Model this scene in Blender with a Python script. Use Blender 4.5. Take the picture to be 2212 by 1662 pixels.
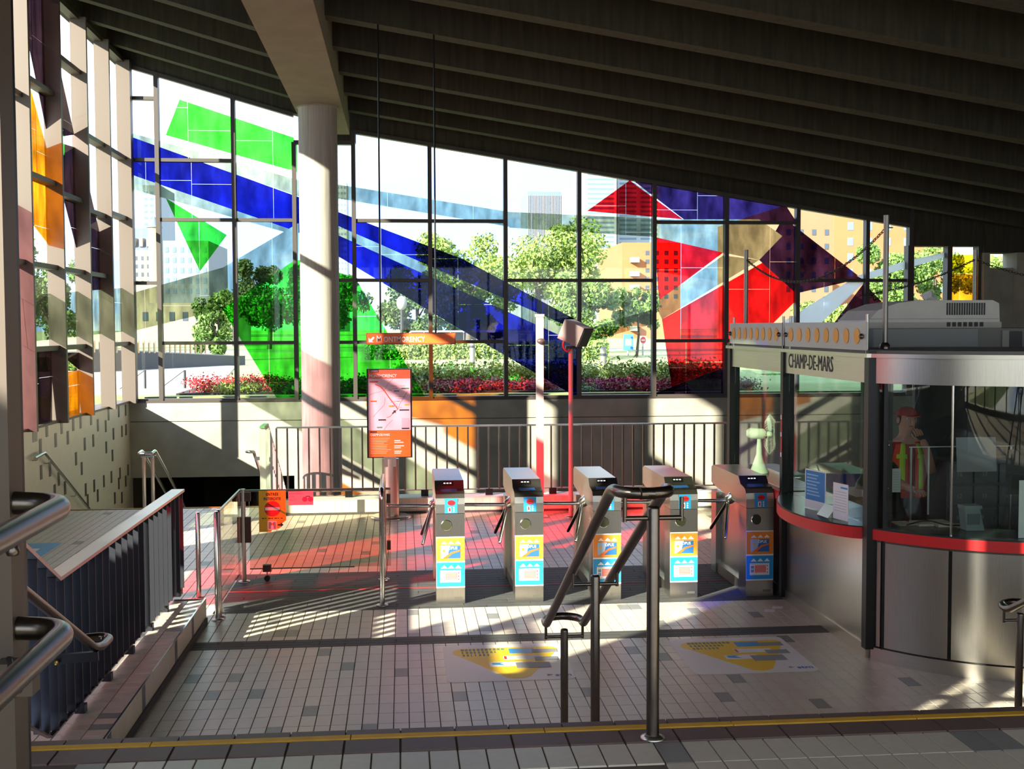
import bpy, math, random
from mathutils import Vector, Matrix
random.seed(7)
for o in list(bpy.data.objects): bpy.data.objects.remove(o)
SC = bpy.context.scene
COL = SC.collection

# ------------------------------------------------------------------ camera
W, H, F = 2212, 1662, 2530.0
CAMZ = 2.58
YAW, PITCH, ROLL = math.radians(5.35773), math.radians(2.86937), -0.0034
fwd = Vector((math.sin(YAW)*math.cos(PITCH), math.cos(YAW)*math.cos(PITCH), -math.sin(PITCH)))
rgt = Vector((math.cos(YAW), -math.sin(YAW), 0))
upv = rgt.cross(fwd)
rgt, upv = rgt*math.cos(ROLL)+upv*math.sin(ROLL), upv*math.cos(ROLL)-rgt*math.sin(ROLL)
cam_d = bpy.data.cameras.new('camera'); cam = bpy.data.objects.new('camera', cam_d); COL.objects.link(cam)
cam_d.sensor_width = 36.0; cam_d.lens = 36.0*F/W; cam_d.clip_start = 0.05; cam_d.clip_end = 3000
cam.matrix_world = Matrix(((rgt.x, upv.x, -fwd.x, 0), (rgt.y, upv.y, -fwd.y, 0), (rgt.z, upv.z, -fwd.z, CAMZ), (0, 0, 0, 1)))
SC.camera = cam

# ------------------------------------------------------------------ world, sun, exposure
SUN_DIR = Vector((1.0, 0.92, -0.574)).normalized()
SUN_STRENGTH = 7.0
SKY_STRENGTH = 1.25
SC.view_settings.view_transform = 'Standard'; SC.view_settings.look = 'None'
SC.view_settings.gamma = 1.0; SC.view_settings.use_curve_mapping = False
SC.view_settings.exposure = 1.66
SC.cycles.max_bounces = 8; SC.cycles.caustics_reflective = False; SC.cycles.caustics_refractive = False
world = bpy.data.worlds.new('sky'); SC.world = world; world.use_nodes = True
wn = world.node_tree; wn.nodes.clear()
w_out = wn.nodes.new('ShaderNodeOutputWorld'); w_bg = wn.nodes.new('ShaderNodeBackground')
w_tc = wn.nodes.new('ShaderNodeTexCoord'); w_no = wn.nodes.new('ShaderNodeTexNoise'); w_cr = wn.nodes.new('ShaderNodeValToRGB')
w_mp = wn.nodes.new('ShaderNodeMapping'); w_mp.inputs['Scale'].default_value = (1, 1, 2.6)
w_no.inputs['Scale'].default_value = 5.5; w_no.inputs['Detail'].default_value = 7; w_no.inputs['Roughness'].default_value = 0.55
w_cr.color_ramp.elements[0].position = 0.42; w_cr.color_ramp.elements[0].color = (0.28, 0.46, 0.86, 1)
w_cr.color_ramp.elements[1].position = 0.62; w_cr.color_ramp.elements[1].color = (0.93, 0.96, 1.0, 1)
wn.links.new(w_tc.outputs['Generated'], w_mp.inputs['Vector']); wn.links.new(w_mp.outputs['Vector'], w_no.inputs['Vector'])
wn.links.new(w_no.outputs['Fac'], w_cr.inputs['Fac']); wn.links.new(w_cr.outputs['Color'], w_bg.inputs['Color'])
w_bg.inputs['Strength'].default_value = SKY_STRENGTH; wn.links.new(w_bg.outputs['Background'], w_out.inputs['Surface'])
sun_d = bpy.data.lights.new('sun', 'SUN'); sun_d.energy = SUN_STRENGTH; sun_d.angle = math.radians(0.6); sun_d.color = (1.0, 0.93, 0.80)
sun = bpy.data.objects.new('sun', sun_d); COL.objects.link(sun)
sun.rotation_euler = SUN_DIR.to_track_quat('-Z', 'Y').to_euler(); sun.location = (-30, -28, 20)

# ------------------------------------------------------------------ measuring helpers (pixel of the photo -> point on a plane of the place)
def ray(px, py): return fwd + rgt*((px-W/2)/F) - upv*((py-H/2)/F)
O0 = Vector((0, 0, CAMZ))
def FZ(px, py, z=0.0): d = ray(px, py); return O0 + d*((z-CAMZ)/d.z)
def AY(px, py, Y): d = ray(px, py); return O0 + d*(Y/d.y)
def AX(px, py, X): d = ray(px, py); return O0 + d*(X/d.x)

# ------------------------------------------------------------------ materials
def s2l(c): return tuple((v/255/12.92 if v/255 <= 0.04045 else ((v/255+0.055)/1.055)**2.4) for v in c)
MATS = {}
def nodes(name):
    m = bpy.data.materials.new(name); m.use_nodes = True
    nt = m.node_tree; nt.nodes.clear(); out = nt.nodes.new('ShaderNodeOutputMaterial')
    return m, nt, out
def mat(name, rgb, rough=0.6, metal=0.0, var=0.0, scale=8.0, bump=0.0, stretch=(1, 1, 1), rnd=0.0, spec=0.5, emit=0.0, coat=0.0):
    """procedural surface: base colour with noise variation, per-object variation, fine relief"""
    if name in MATS: return MATS[name]
    m, nt, out = nodes(name); c = s2l(rgb)
    b = nt.nodes.new('ShaderNodeBsdfPrincipled'); nt.links.new(b.outputs['BSDF'], out.inputs['Surface'])
    b.inputs['Roughness'].default_value = rough; b.inputs['Metallic'].default_value = metal
    b.inputs['Specular IOR Level'].default_value = spec; b.inputs['Base Color'].default_value = (*c, 1)
    if coat: b.inputs['Coat Weight'].default_value = coat
    if emit:
        b.inputs['Emission Color'].default_value = (*c, 1); b.inputs['Emission Strength'].default_value = emit
    src = None
    if var or bump:
        tc = nt.nodes.new('ShaderNodeNewGeometry'); mp = nt.nodes.new('ShaderNodeMapping'); mp.inputs['Scale'].default_value = stretch
        no = nt.nodes.new('ShaderNodeTexNoise'); no.inputs['Scale'].default_value = scale; no.inputs['Detail'].default_value = 6
        nt.links.new(tc.outputs['Position'], mp.inputs['Vector']); nt.links.new(mp.outputs['Vector'], no.inputs['Vector'])
        cr = nt.nodes.new('ShaderNodeValToRGB')
        cr.color_ramp.elements[0].position = 0.3; cr.color_ramp.elements[1].position = 0.7
        cr.color_ramp.elements[0].color = (*[max(0, v*(1-var)) for v in c], 1); cr.color_ramp.elements[1].color = (*[min(1, v*(1+var)) for v in c], 1)
        nt.links.new(no.outputs['Fac'], cr.inputs['Fac']); src = cr.outputs['Color']
        if bump:
            bp = nt.nodes.new('ShaderNodeBump'); bp.inputs['Strength'].default_value = bump; bp.inputs['Distance'].default_value = 0.01
            nt.links.new(no.outputs['Fac'], bp.inputs['Height']); nt.links.new(bp.outputs['Normal'], b.inputs['Normal'])
    if rnd:
        oi = nt.nodes.new('ShaderNodeObjectInfo'); mr = nt.nodes.new('ShaderNodeMapRange')
        mr.inputs['To Min'].default_value = 1-rnd; mr.inputs['To Max'].default_value = 1+rnd
        hs = nt.nodes.new('ShaderNodeHueSaturation'); nt.links.new(oi.outputs['Random'], mr.inputs['Value']); nt.links.new(mr.outputs['Result'], hs.inputs['Value'])
        if src: nt.links.new(src, hs.inputs['Color'])
        else: hs.inputs['Color'].default_value = (*c, 1)
        src = hs.outputs['Color']
    if src: nt.links.new(src, b.inputs['Base Color'])
    MATS[name] = m; return m
def glass(name, tint, refl=0.06, rough=0.02, noise=0.0, scale=3.0, milky=0.0):
    """flat pane: tinted see-through with a mirror-like share; tint is for the whole pane (two faces)"""
    if name in MATS: return MATS[name]
    m, nt, out = nodes(name); c = [max(v, 0.0)**0.5 for v in tint]
    tr = nt.nodes.new('ShaderNodeBsdfTransparent'); tr.inputs['Color'].default_value = (*c, 1)
    gl = nt.nodes.new('ShaderNodeBsdfGlossy'); gl.inputs['Roughness'].default_value = rough; gl.inputs['Color'].default_value = (1, 1, 1, 1)
    mx = nt.nodes.new('ShaderNodeMixShader'); lw = nt.nodes.new('ShaderNodeLayerWeight'); lw.inputs['Blend'].default_value = 0.5
    pw = nt.nodes.new('ShaderNodeMath'); pw.operation = 'POWER'; pw.inputs[1].default_value = 5.0; nt.links.new(lw.outputs['Facing'], pw.inputs[0])
    fr = nt.nodes.new('ShaderNodeMath'); fr.operation = 'MULTIPLY_ADD'; fr.inputs[1].default_value = 0.5; fr.inputs[2].default_value = refl*0.6; nt.links.new(pw.outputs[0], fr.inputs[0])
    first = tr.outputs['BSDF']
    if noise:
        g = nt.nodes.new('ShaderNodeNewGeometry'); no = nt.nodes.new('ShaderNodeTexNoise'); no.inputs['Scale'].default_value = scale; no.inputs['Detail'].default_value = 5
        mp = nt.nodes.new('ShaderNodeMapping'); mp.inputs['Scale'].default_value = (1.6, 1.6, 0.7)
        nt.links.new(g.outputs['Position'], mp.inputs['Vector']); nt.links.new(mp.outputs['Vector'], no.inputs['Vector'])
        cr = nt.nodes.new('ShaderNodeValToRGB'); cr.color_ramp.elements[0].position = 0.3; cr.color_ramp.elements[1].position = 0.72
        cr.color_ramp.elements[0].color = (*[v*(1-noise) for v in c], 1); cr.color_ramp.elements[1].color = (*[min(1, v*(1+noise*0.5)) for v in c], 1)
        nt.links.new(no.outputs['Fac'], cr.inputs['Fac']); nt.links.new(cr.outputs['Color'], tr.inputs['Color'])
    if milky:
        df = nt.nodes.new('ShaderNodeBsdfTranslucent'); df.inputs['Color'].default_value = (0.85, 0.88, 0.88, 1)
        dd = nt.nodes.new('ShaderNodeBsdfDiffuse'); dd.inputs['Color'].default_value = (0.8, 0.83, 0.83, 1)
        m1 = nt.nodes.new('ShaderNodeMixShader'); m1.inputs[0].default_value = 0.4; nt.links.new(df.outputs[0], m1.inputs[1]); nt.links.new(dd.outputs[0], m1.inputs[2])
        m2 = nt.nodes.new('ShaderNodeMixShader'); m2.inputs[0].default_value = milky; nt.links.new(first, m2.inputs[1]); nt.links.new(m1.outputs[0], m2.inputs[2]); first = m2.outputs[0]
    nt.links.new(fr.outputs[0], mx.inputs[0]); nt.links.new(first, mx.inputs[1]); nt.links.new(gl.outputs['BSDF'], mx.inputs[2])
    nt.links.new(mx.outputs[0], out.inputs['Surface']); MATS[name] = m; return m

CONC = mat('concrete', (160, 154, 138), 0.85, var=0.16, scale=2.2, bump=0.12)
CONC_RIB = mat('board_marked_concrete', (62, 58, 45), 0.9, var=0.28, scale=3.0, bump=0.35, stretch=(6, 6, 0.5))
CONC_COL = mat('column_concrete', (176, 170, 156), 0.85, var=0.14, scale=3.0, bump=0.25, stretch=(9, 9, 0.4))
CONC_LT = mat('beam_concrete', (142, 131, 114), 0.85, var=0.1, scale=2.5, bump=0.1)
STEEL = mat('brushed_steel', (190, 186, 176), 0.3, 1.0, var=0.07, scale=10, stretch=(20, 20, 0.6))
STEEL_DK = mat('rail_steel', (120, 112, 104), 0.28, 1.0, var=0.06, scale=20)
CHROME = mat('polished_steel', (205, 203, 198), 0.16, 1.0)
STEEL_FL = mat('satin_steel_sheet', (198, 192, 180), 0.34, 1.0, var=0.05, scale=4, stretch=(0.4, 0.4, 25))
BLACKM = mat('black_metal', (22, 22, 24), 0.4, 0.3)
MULL = mat('bronze_window_frame', (100, 88, 77), 0.5, 0.15)
MULL_IN = mat('dark_window_frame', (74, 66, 60), 0.5, 0.15)
FIN = mat('dark_guard_bar', (50, 52, 58), 0.45, 0.5)
TILE = mat('beige_floor_tile', (206, 195, 174), 0.36, var=0.04, scale=30, rnd=0.025)
TILEF = mat('beige_floor_tile_field', (206, 195, 174), 0.36, var=0.05, scale=4)
TILEG = mat('grey_floor_tile', (136, 135, 126), 0.4, var=0.06, scale=30, rnd=0.05)
SLATE = mat('slate_floor_plank', (78, 78, 75), 0.62, var=0.16, scale=6, stretch=(2, 10, 1), rnd=0.1, spec=0.25)
GROUT = mat('grout', (104, 95, 82), 0.9, var=0.1, scale=20)
GROUTL = mat('light_grout', (150, 142, 124), 0.9)
BROWN = mat('brown_nosing_tile', (108, 84, 76), 0.5, var=0.08, scale=20, rnd=0.08)
YELLOW = mat('yellow_strip_paint', (224, 170, 40), 0.6, var=0.1, scale=15)
WALLT = mat('cream_wall_tile', (238, 226, 198), 0.35, var=0.03, scale=10)
WALLG = mat('grey_wall_tile', (92, 92, 84), 0.35)
RED = mat('red_laminate', (214, 38, 40), 0.4)
WHITE = mat('white_paint', (236, 234, 228), 0.5)
PAPER = mat('white_paper', (240, 240, 236), 0.7)
ORANGE = mat('orange_print', (236, 112, 40), 0.45)
ORANGE2 = mat('sticker_orange', (240, 140, 50), 0.45)
BLUEP = mat('blue_print', (36, 150, 214), 0.45)
NAVY = mat('card_blue', (44, 104, 176), 0.45)
REDP = mat('red_print', (208, 30, 36), 0.45)
YELP = mat('yellow_print', (240, 178, 24), 0.45)
PINKP = mat('pink_print', (236, 190, 200), 0.5)
INK = mat('dark_ink', (38, 38, 42), 0.6)
GREYP = mat('grey_print', (150, 152, 150), 0.6)
BLACKP = mat('black_plastic', (18, 18, 20), 0.45)
RUBBER = mat('black_rubber', (26, 26, 26), 0.8)
GREYBOX = mat('grey_metal_box', (120, 120, 112), 0.6, var=0.05)
OFFWHITE = mat('aged_white_plastic', (224, 219, 206), 0.5, var=0.04)
CLEAR = glass('clear_glass', (0.93, 0.97, 0.95), 0.04)
WARMG = glass('warm_light_glass', (0.96, 0.88, 0.70), 0.04)  # unseen rear panes; tint added to warm the daylight on the landing
KGLASS = glass('booth_glass', (0.80, 0.90, 0.84), 0.05)
GATEG = glass('smoked_gate_glass', (0.66, 0.62, 0.54), 0.05)
GL = {
 'clear': CLEAR,
 'green': glass('green_glass', (0.05, 0.62, 0.04), 0.04, noise=0.35, scale=2.5),
 'blue': glass('blue_glass', (0.008, 0.012, 0.25), 0.04, noise=0.45, scale=2.0),
 'mist': glass('grey_green_glass', (0.32, 0.40, 0.29), 0.04, noise=0.3, scale=3.0),
 'red': glass('red_glass', (0.72, 0.012, 0.02), 0.04, noise=0.35, scale=2.5),
 'violet': glass('violet_glass', (0.045, 0.02, 0.085), 0.04, noise=0.6, scale=2.0),
 'dark': glass('dark_brown_glass', (0.022, 0.010, 0.014), 0.04, noise=0.4),
 'orange': glass('orange_glass', (0.85, 0.25, 0.006), 0.04, noise=0.3, scale=3.0),
 'amber': glass('amber_glass', (0.9, 0.48, 0.01), 0.04, noise=0.3, scale=3.0),
 'milk': glass('milk_white_glass', (0.75, 0.8, 0.82), 0.04, milky=0.8),
 'rose': glass('rose_glass', (0.55, 0.30, 0.34), 0.04, noise=0.2),
}

# ------------------------------------------------------------------ mesh helpers
class MB:
    def __init__(s): s.v = []; s.f = []; s.sm = []
    def add(s, vs, fs, smooth=False):
        o = len(s.v); s.v += [tuple(p) for p in vs]; s.f += [tuple(i+o for i in f) for f in fs]; s.sm += [smooth]*len(fs); return s
    def box(s, a, b):
        x0, y0, z0 = [min(p, q) for p, q in zip(a, b)]; x1, y1, z1 = [max(p, q) for p, q in zip(a, b)]
        return s.add([(x0,y0,z0),(x1,y0,z0),(x1,y1,z0),(x0,y1,z0),(x0,y0,z1),(x1,y0,z1),(x1,y1,z1),(x0,y1,z1)],
                     [(0,3,2,1),(4,5,6,7),(0,1,5,4),(1,2,6,5),(2,3,7,6),(3,0,4,7)])
    def bevbox(s, a, b, r):
        """box with chamfered vertical and top edges"""
        x0, y0, z0 = [min(p, q) for p, q in zip(a, b)]; x1, y1, z1 = [max(p, q) for p, q in zip(a, b)]
        def ring(d, z): return [(x0+d+(r-d), y0+d, z), (x1-r, y0+d, z), (x1-d, y0+r, z), (x1-d, y1-r, z), (x1-r, y1-d, z), (x0+r, y1-d, z), (x0+d, y1-r, z), (x0+d, y0+r, z)]
        R = ring(0, z0)+ring(0, z1-r)+[(x0+r, y0+r, z1), (x1-r, y0+r, z1), (x1-r, y0+r, z1), (x1-r, y1-r, z1), (x1-r, y1-r, z1), (x0+r, y1-r, z1), (x0+r, y1-r, z1), (x0+r, y0+r, z1)]
        fs = [tuple(range(7, -1, -1)), tuple(range(16, 24))]
        for k in (0, 8):
            for i in range(8): j = (i+1) % 8; fs.append((k+i, k+j, k+8+j, k+8+i))
        return s.add(R, fs)
    def obox(s, c, sx, sy, sz, X, Y, Z):
        c = Vector(c); vs = []
        for k in (-1, 1):
            for i, j in ((-1,-1),(1,-1),(1,1),(-1,1)): vs.append(c+X*(i*sx/2)+Y*(j*sy/2)+Z*(k*sz/2))
        return s.add(vs, [(0,3,2,1),(4,5,6,7),(0,1,5,4),(1,2,6,5),(2,3,7,6),(3,0,4,7)])
    def beam(s, p, q, w, h, up=Vector((0, 0, 1))):
        p, q = Vector(p), Vector(q); d = (q-p); L = d.length; d.normalize()
        X = d.cross(up); X.normalize(); Z = X.cross(d)
        return s.obox((p+q)/2, w, L, h, X, d, Z)
    def tube(s, pts, r, n=12, cap=True):
        pts = [Vector(p) for p in pts]; rs = r if isinstance(r, (list, tuple)) else [r]*len(pts)
        t0 = (pts[1]-pts[0]).normalized(); a = Vector((0, 0, 1)) if abs(t0.z) < 0.9 else Vector((1, 0, 0))
        u = t0.cross(a).normalized(); vs = []; N = len(pts)
        for i, p in enumerate(pts):
            t = (pts[min(i+1, N-1)]-pts[max(i-1, 0)]).normalized()
            u = (u-t*u.dot(t)).normalized(); w = t.cross(u)
            for k in range(n):
                an = 2*math.pi*k/n; vs.append(p+(u*math.cos(an)+w*math.sin(an))*rs[i])
        fs = [(i*n+k, i*n+(k+1) % n, (i+1)*n+(k+1) % n, (i+1)*n+k) for i in range(N-1) for k in range(n)]
        s.add(vs, fs, True)
        if cap: s.add([vs[k] for k in range(n)], [tuple(range(n-1, -1, -1))]); s.add([vs[(N-1)*n+k] for k in range(n)], [tuple(range(n))])
        return s
    def cyl(s, p, q, r, n=16): return s.tube([p, q], r, n)
    def lathe(s, c, prof, n=24, axis='z'):
        c = Vector(c); vs = []
        for (r, h) in prof:
            for k in range(n):
                a = 2*math.pi*k/n
                d = {'z': (r*math.cos(a), r*math.sin(a), h), 'y': (r*math.cos(a), h, r*math.sin(a)), 'x': (h, r*math.cos(a), r*math.sin(a))}[axis]
                vs.append(c+Vector(d))
        fs = [(i*n+k, i*n+(k+1) % n, (i+1)*n+(k+1) % n, (i+1)*n+k) for i in range(len(prof)-1) for k in range(n)]
        s.add(vs, fs, True); s.add([vs[k] for k in range(n)], [tuple(range(n-1, -1, -1))]); s.add([vs[-n+k] for k in range(n)], [tuple(range(n))])
        return s
    def prism(s, poly, e0, e1):
        """poly: list of 3d points in a plane, swept from offset vector e0 to e1"""
        n = len(poly); e0, e1 = Vector(e0), Vector(e1); vs = [Vector(p)+e0 for p in poly]+[Vector(p)+e1 for p in poly]
        fs = [tuple(range(n-1, -1, -1)), tuple(range(n, 2*n))]+[(i, (i+1) % n, n+(i+1) % n, n+i) for i in range(n)]
        return s.add(vs, fs)
    def ball(s, c, r, n=10, sq=(1, 1, 1)):
        c = Vector(c); prof = []; vs = []
        for i in range(n+1):
            th = math.pi*i/n
            for k in range(2*n):
                a = math.pi*k/n; vs.append(c+Vector((r*sq[0]*math.sin(th)*math.cos(a), r*sq[1]*math.sin(th)*math.sin(a), r*sq[2]*math.cos(th))))
        m = 2*n
        return s.add(vs, [(i*m+k, (i+1)*m+k, (i+1)*m+(k+1) % m, i*m+(k+1) % m) for i in range(n) for k in range(m)], True)
    def mesh(s, name):
        me = bpy.data.meshes.new(name); me.from_pydata(s.v, [], s.f); me.polygons.foreach_set('use_smooth', s.sm); me.update(); return me
    def build(s, name, m, parent=None, fix=True):
        me = s.mesh(name); me.materials.append(m)
        if fix:
            import bmesh
            bm = bmesh.new(); bm.from_mesh(me); bmesh.ops.recalc_face_normals(bm, faces=bm.faces); bm.to_mesh(me); bm.free()
        return link(name, me, parent)
def link(name, data, parent=None):
    o = bpy.data.objects.new(name, data); COL.objects.link(o)
    if parent is not None: o.parent = parent
    return o
def empty(name, loc=(0, 0, 0)):
    """an Empty at the thing's base; parts keep world coordinates through the parent inverse"""
    o = bpy.data.objects.new(name, None); COL.objects.link(o); o.location = loc; o.empty_display_size = 0.1; return o
def adopt(child, parent):
    child.parent = parent; child.matrix_parent_inverse = Matrix.Translation(-Vector(parent.location)); return child
def part(mb, name, m, parent):
    o = mb.build(name, m); return adopt(o, parent) if parent.type == 'EMPTY' else sub(o, parent)
def sub(o, parent):
    o.parent = parent; return o            # parent is a mesh part at the same origin
def tag(o, label, cat, group=None):
    o['label'] = label; o['category'] = cat
    if group: o['group'] = group
    return o
def struct(o, label=None):
    o['kind'] = 'structure'
    if label: o['label'] = label
    return o
def thing(name, label, cat, loc=(0, 0, 0), group=None): return tag(empty(name, loc), label, cat, group)
def fillet(pts, r, n=6):
    pts = [Vector(p) for p in pts]; out = [pts[0]]
    for i in range(1, len(pts)-1):
        a, b, c = pts[i-1], pts[i], pts[i+1]; d1 = (a-b); d2 = (c-b)
        rr = min(r, d1.length*0.49, d2.length*0.49); p = b+d1.normalized()*rr; q = b+d2.normalized()*rr
        for k in range(n+1):
            t = k/n; out.append(p*(1-t)**2+b*2*t*(1-t)+q*t*t)
    out.append(pts[-1]); return out
def text_mesh(body, size, sx=1.0, bold=0.0):
    cu = bpy.data.curves.new('lettering', 'FONT'); cu.body = body; cu.size = size; cu.offset = bold; cu.extrude = 0.0004
    cu.resolution_u = 2
    o = bpy.data.objects.new('lettering', cu); COL.objects.link(o)
    dg = bpy.context.evaluated_depsgraph_get(); me = bpy.data.meshes.new_from_object(o.evaluated_get(dg))
    bpy.data.objects.remove(o); bpy.data.curves.remove(cu)
    for v in me.vertices: v.co.x *= sx
    return me
class Board:
    """flat print on a surface: origin, right, up; every piece a thin part laid on the one before"""
    def __init__(s, O, R, U, parent):
        s.O, s.R, s.U = Vector(O), Vector(R).normalized(), Vector(U).normalized(); s.N = s.R.cross(s.U); s.p = parent
    def P(s, x, y, k=0): return s.O+s.R*x+s.U*y+s.N*k
    def poly(s, name, pts, m, k=0.002, t=0.0015, parent=None):
        mb = MB().prism([s.P(x, y, 0) for x, y in pts], s.N*(k-t), s.N*k); return part(mb, name, m, parent or s.p)
    def rect(s, name, x0, y0, x1, y1, m, k=0.002, parent=None): return s.poly(name, [(x0, y0), (x1, y0), (x1, y1), (x0, y1)], m, k, parent=parent)
    def disc(s, name, cx, cy, rx, ry, m, k=0.002, n=24, parent=None):
        return s.poly(name, [(cx+rx*math.cos(2*math.pi*i/n), cy+ry*math.sin(2*math.pi*i/n)) for i in range(n)], m, k, parent=parent)
    def text(s, body, x, y, size, m, k=0.004, sx=0.8, bold=0.0, name='lettering', parent=None, align='l', shear=None):
        me = text_mesh(body, size, sx, bold); me.materials.append(m)
        if align == 'c' and len(me.vertices):
            xs = [v.co.x for v in me.vertices]; dx = -(min(xs)+max(xs))/2
        else: dx = 0
        for v in me.vertices: v.co = s.P(x+dx+v.co.x, y+v.co.y, k+v.co.z)
        o = link(name, me); p = parent or s.p
        return adopt(o, p) if p.type == 'EMPTY' else sub(o, p)
VX, VY, VZ = Vector((1, 0, 0)), Vector((0, 1, 0)), Vector((0, 0, 1))

# ================================================================== THE SETTING
YB, XL = 22.0, -5.02            # glass plane of the end wall, glass plane of the side wall
SILL = 1.21
TS, TD = 0.1016, 0.2034         # floor tile
LZ = 1.065                      # landing height
XR, YN = 12.6, -2.6             # right wall, wall behind the camera

# ---- lower floor: slab with tiles laid in rows, 300 nearest tiles single, the rest one field
floor = struct(MB().box((-5.2, 6.1, -0.3), (XR, 17.0, -0.006)).build('floor', GROUT), 'beige tiled station floor with dark slate bands')
grey_px = [(513,1460),(555,1498),(752,1439),(868,1455),(995,1510),(669,1538),(806,1578),(590,1580),(415,1461),(1278,1501),(1590,1470),(1564,1512),(1970,1470),
           (1785,1522),(1370,1407),(594,1339),(633,1367),(890,1322),(1065,1331),(1048,1358),(893,1371),(1365,1312),(1430,1347),(1630,1325),(1500,1318),(700,1190),(820,1170),(1030,1150),(560,1130),(460,1500)]
def cell(p): return (math.floor((p.x+0.074)/TS), math.floor((p.y-7.335)/TD))
greys = {cell(FZ(*q)) for q in grey_px}
def tile_mb(x0, x1, y0, y1, z=0.0, h=0.006, g=0.0022):
    m = MB(); x0 += g; x1 -= g; y0 += g; y1 -= g; b = 0.0015
    m.add([(x0,y0,z-h),(x1,y0,z-h),(x1,y1,z-h),(x0,y1,z-h),(x0+b,y0+b,z),(x1-b,y0+b,z),(x1-b,y1-b,z),(x0+b,y1-b,z)], [(4,5,6,7),(0,1,5,4),(1,2,6,5),(2,3,7,6),(3,0,4,7)])
    return m
BANDS = [(9.42, 9.66), (10.62, 12.30)]
def in_band(y0, y1): return any(b0-0.1 < (y0+y1)/2 < b1-0.0 for b0, b1 in BANDS)
t_mesh = tile_mb(0, TS, 0, TD).mesh('tile'); t_mesh.materials.append(TILE)
g_mesh = tile_mb(0, TS, 0, TD).mesh('tile'); g_mesh.materials.append(TILEG)
cells = []
for i in range(-50, 82):
    for j in range(-6, 48):
        x0 = -0.074+i*TS; y0 = 7.335+j*TD; x1, y1 = x0+TS, y0+TD
        if x1 > 5.4 and y0 > 6.6 and x1 > 6.5: continue
        if y1 > 17.0 or x0 < -5.0: continue
        if x0 < -1.98 and y0 < 6.2: continue
        cells.append((i, j, x0, y0))
field, fieldg = MB(), MB(); near = []
def in_view(x, y, z=0):
    d = Vector((x, y, z))-O0; zz = d.dot(fwd)
    px, py = W/2+F*d.dot(rgt)/zz, H/2-F*d.dot(upv)/zz
    return 0 < px < W and 0 < py < H
for (i, j, x0, y0) in cells:
    near.append((y0, i, j, x0))
near.sort(key=lambda c: (c[0]))
single = set(); cnt = 0
for (y0, i, j, x0) in near:
    if cnt < 300 and y0 > 7.4 and -1.70 < x0 < 4.0 and in_view(x0+0.05, y0+0.1):
        grey = (i, j) in greys
        o = link('tile', g_mesh if grey else t_mesh, floor); o.location = (x0, y0, 0); cnt += 1; single.add((i, j))
for (y0, i, j, x0) in near:
    if (i, j) in single: continue
    tgt = fieldg if ((i, j) in greys or (y0 > 7.3 and random.random() < 0.011)) else field
    segs = [(y0, y0+TD)]
    if -1.75 < x0 < 3.56:
        for b0, b1 in BANDS: segs = [q for (a, c) in segs for q in ((a, min(c, b0)), (max(a, b1), c)) if q[1]-q[0] > 0.012]
    for (a, c) in segs: t = tile_mb(x0, x0+TS, a, c); tgt.add(t.v, t.f)
for mb_, mm in ((field, TILEF), (fieldg, TILEG)):
    o = mb_.build('tile_field', mm, fix=False); o.parent = floor; o['kind'] = 'stuff'
# slate plank bands (each plank a part) laid in running bond
def planks(x0, x1, y0, y1, L, wdt):
    n = max(1, round((y1-y0)/wdt)); wd = (y1-y0)/n
    for r in range(n):
        x = x0-(r % 3)*L/3
        while x < x1:
            a, b = max(x, x0), min(x+L, x1)
            if b-a > 0.02:
                t = tile_mb(a, b, y0+r*wd, y0+(r+1)*wd, g=0.0015); o = t.build('plank', SLATE, fix=False); o.parent = floor
            x += L
light_joint = MB().box((-1.72, 9.43, -0.0065), (3.58, 9.65, -0.0045)).build('joint_bed', GROUTL); light_joint.parent = floor
lj2 = MB().box((-1.72, 10.63, -0.0065), (3.58, 12.29, -0.0045)).build('joint_bed', GROUTL); lj2.parent = floor
planks(-1.72, 3.58, 9.42, 9.66, 0.62, 0.08)
planks(-1.72, 3.58, 10.62, 12.30, 0.62, 0.105)
tag(MB().box((-1.7, 11.47, 0.0002), (3.4, 11.5, 0.0022)).build('floor_line', mat('red_floor_line', (196, 40, 40), 0.6)), 'thin red line painted across the slate floor at the turnstiles', 'floor line')

# ---- landing with steps down
landing = struct(MB().box((-6.0, YN, LZ-0.35), (XR, 4.36, LZ-0.006)).build('floor', GROUT), 'upper tiled landing in the foreground')
x = -1.6
for k in range(-22, 40):
    for r in range(3):
        x0 = -0.017+k*TS; y1 = 4.12-r*TD
        if not in_view(x0+0.05, y1-0.05, LZ): continue
        gk = (k, r) in {(9, 0), (-11, 0), (20, 0), (21, 0), (3, 1)}
        o = link('tile', g_mesh if gk else t_mesh, landing); o.location = (x0, y1-TD, LZ)
rest = MB()
for k in range(-20, 60):
    for r in range(3, 14):
        t = tile_mb(-0.017+k*TS, -0.017+(k+1)*TS, 4.12-(r+1)*TD, 4.12-r*TD, LZ); rest.add(t.v, t.f)
o = rest.build('tile_field', TILEF, fix=False); o.parent = landing; o['kind'] = 'stuff'
for k in range(-14, 24):
    x0 = -0.017+k*0.2032
    if k < -7 or k > 15: continue
    t = tile_mb(x0, x0+0.2032, 4.125, 4.262, LZ+0.001, h=0.008, g=0.003); o = t.build('nosing_tile', BROWN, fix=False); o.parent = landing
    t = tile_mb(x0, x0+0.2032, 4.316, 4.372, LZ-0.001, h=0.03, g=0.0015); o = t.build('nosing_edge', BROWN, fix=False); o.parent = landing
for k in range(-3, 6):
    o = tile_mb(-0.2+k*0.72, 0.52+k*0.72, 4.268, 4.312, LZ+0.002, g=0.001).build('grip_strip', YELLOW, fix=False); o.parent = landing
steps = struct(empty('floor', (0, 4.36, 0)), 'flight of tiled steps from landing down to lower floor')
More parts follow.
